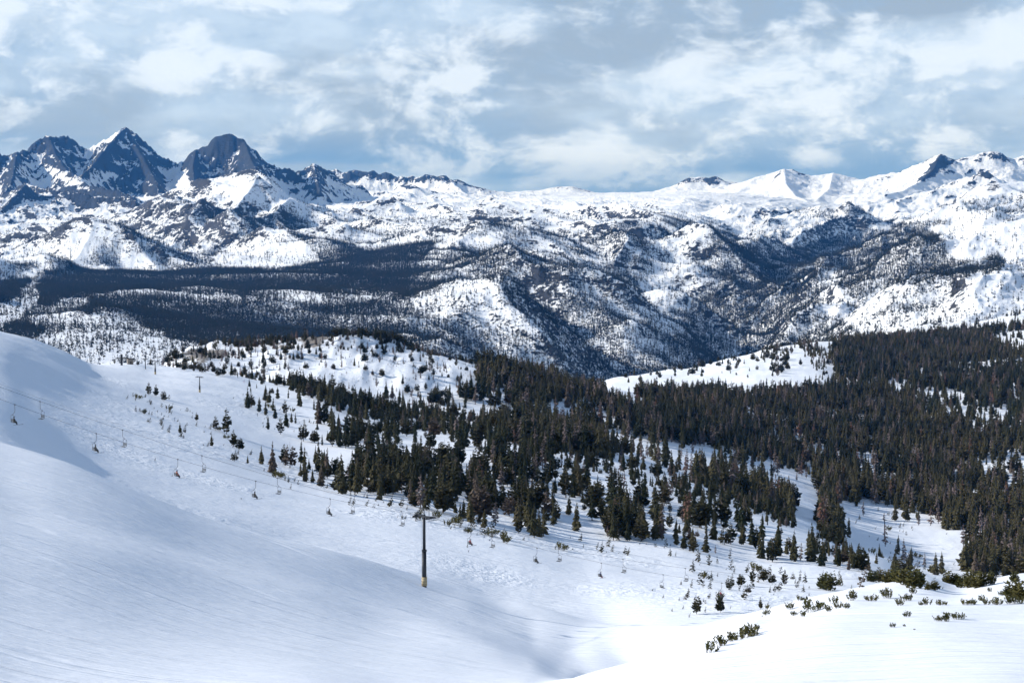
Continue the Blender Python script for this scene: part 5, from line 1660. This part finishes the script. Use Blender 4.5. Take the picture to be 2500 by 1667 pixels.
def hut(u_, vb, w, h, label):
    p = sheetN.hit(u_, vb)
    t_ = thing('stone_hut', label, 'hut', p, 'stone huts', 0.35)
    bm = bmesh.new(); b_box(bm, (0, 0, h / 2 - 0.4), (w, w * 0.9, h + 0.8), None, 0.12)
    wall = part('wall', bm, MAT_STONE, t_)
    rg = random.Random(int(u_))
    for i in range(26):
        a = rg.uniform(-w * 0.42, w * 0.42); zz = rg.uniform(0.2, h - 0.3)
        for sx in (0, 1):
            bm = bmesh.new()
            c = (a, -w * 0.45 - 0.02, zz) if sx == 0 else (-w * 0.5 - 0.02, a * 0.9, zz)
            b_box(bm, c, (rg.uniform(0.3, 0.6), 0.14, rg.uniform(0.2, 0.35)) if sx == 0 else (0.14, rg.uniform(0.3, 0.6), rg.uniform(0.2, 0.35)), None, 0.04)
            part('stone', bm, MAT_STONE, wall)
    rf = part('roof', b_box(bmesh.new(), (0, 0, h + 0.12), (w * 1.15, w * 1.05, 0.28), None, 0.05), MAT_WOODD, t_)
    part('door', b_box(bmesh.new(), (0.1, -w * 0.45 - 0.06, 1.0), (0.9, 0.1, 2.0)), MAT_WOODD, t_)


hut(318, 889.5, 3.6, 3.6, 'square stone hut beside the dark lift terminal on the left shoulder')
hut(451, 899.5, 3.5, 4.0, 'square stone hut standing alone by dark pines at the slope crest')
p = sheetN.hit(297, 892)
t_ = thing('lift_terminal', 'dark lift terminal mast with a horizontal beam on the left shoulder', 'lift terminal', p)
part('mast', b_box(bmesh.new(), (0, 0, 3.0), (1.2, 1.2, 7.4), None, 0.1), MAT_STEEL, t_)
part('beam', b_box(bmesh.new(), (0.2, 0, 4.4), (7.0, 0.5, 0.5), None, 0.05), MAT_STEEL, t_)
part('bull_wheel', b_cyl(bmesh.new(), (1.8, 0, 4.0), (1.8, 0, 4.18), 1.5, 1.5, 20), MAT_STEELG, t_)
p = sheetN.hit(470, 901)
t_ = thing('trail_sign', 'small blue trail sign beside the stone hut at the slope crest', 'sign', p)
part('post', b_cyl(bmesh.new(), (0, 0, -0.3), (0, 0, 1.6), 0.06, 0.06, 6), MAT_WOODD, t_)
part('board', b_box(bmesh.new(), (0, -0.05, 1.6), (1.3, 0.06, 0.8)), MAT_BLUE, t_)

STAND = [(0, 0, 0.92, 0.15), (0, 0.02, 1.18, 0.16), (0, 0.03, 1.40, 0.165), (0, 0.02, 1.53, 0.065), (0, 0.0, 1.64, 0.10), (0, 0.0, 1.74, 0.085),
         (-0.21, 0.03, 1.40, 0.08), (-0.30, -0.02, 1.14, 0.06), (-0.28, -0.22, 0.98, 0.05), (0.21, 0.03, 1.40, 0.08), (0.30, -0.02, 1.14, 0.06), (0.28, -0.22, 0.98, 0.05),
         (-0.12, 0.0, 0.86, 0.11), (-0.14, -0.12, 0.46, 0.085), (-0.14, 0.0, 0.10, 0.07), (-0.14, -0.16, 0.05, 0.06), (0.12, 0.0, 0.86, 0.11), (0.14, -0.12, 0.46, 0.085), (0.14, 0.0, 0.10, 0.07), (0.14, -0.16, 0.05, 0.06)]
STANDE = [(0, 1), (1, 2), (2, 3), (3, 4), (4, 5), (2, 6), (6, 7), (7, 8), (2, 9), (9, 10), (10, 11), (0, 12), (12, 13), (13, 14), (14, 15), (0, 16), (16, 17), (17, 18), (18, 19)]
PS = {k_: person_material(k_ + '_standing_clothes', a_, b_, 0.92) for k_, (a_, b_) in JACK.items()}
for u_, v_, c_, lab in ((596, 934, 'blue', 'skier in dark blue standing on the groomed crest near the pines'), (580, 923, 'black', 'skier in black standing at the crest left of another skier'), (749, 1113, 'black', 'skier in black standing alone on the groomed run')):
    p = sheetN.hit(u_, v_)
    t_ = thing('person', lab, 'person', p + np.array([0, 0, 0.06]), None, rngt.uniform(0, 6))
    body('body', STAND, STANDE, PS[c_], t_)
    bm = bmesh.new(); bmesh.ops.create_uvsphere(bm, u_segments=12, v_segments=8, radius=0.13, matrix=Matrix.Translation((0, 0, 1.71)))
    part('helmet', bm, MAT_HELM, t_, True)
    for sx in (-0.14, 0.14):
        part('ski', b_box(bmesh.new(), (sx, -0.15, -0.03), (0.09, 1.65, 0.025)), MAT_SKI, t_)

# ------------------------------------------------------------------ haze
def haze_box(density=1.7e-5):
    me = bpy.data.meshes.new('haze')
    x0, x1, y0, y1, zb, zt = -12500, 12500, -900, 26500, float(min(ZN.min(), ZF.min())) - 3.0, float(ZF.max()) + 25.0
    vv = [(a, b, c) for c in (zb, zt) for b in (y0, y1) for a in (x0, x1)]
    me.from_pydata(vv, [], [(0, 2, 3, 1), (4, 5, 7, 6), (0, 1, 5, 4), (2, 6, 7, 3), (0, 4, 6, 2), (1, 3, 7, 5)])
    m = bpy.data.materials.new('haze_air'); m.use_nodes = True
    t = m.node_tree; t.nodes.clear()
    o_ = t.nodes.new('ShaderNodeOutputMaterial'); pv = t.nodes.new('ShaderNodeVolumePrincipled')
    pv.inputs['Color'].default_value = (0.09, 0.38, 1.0, 1)
    pv.inputs['Absorption Color'].default_value = (1, 1, 1, 1)
    pv.inputs['Density'].default_value = density
    pv.inputs['Anisotropy'].default_value = 0.2
    t.links.new(pv.outputs[0], o_.inputs['Volume'])
    me.materials.append(m)
    ob = bpy.data.objects.new('haze', me); COL.objects.link(ob)
    ob['kind'] = 'stuff'; ob['label'] = 'thin blue haze filling the air over the mountains'; ob['category'] = 'haze'


haze_box()
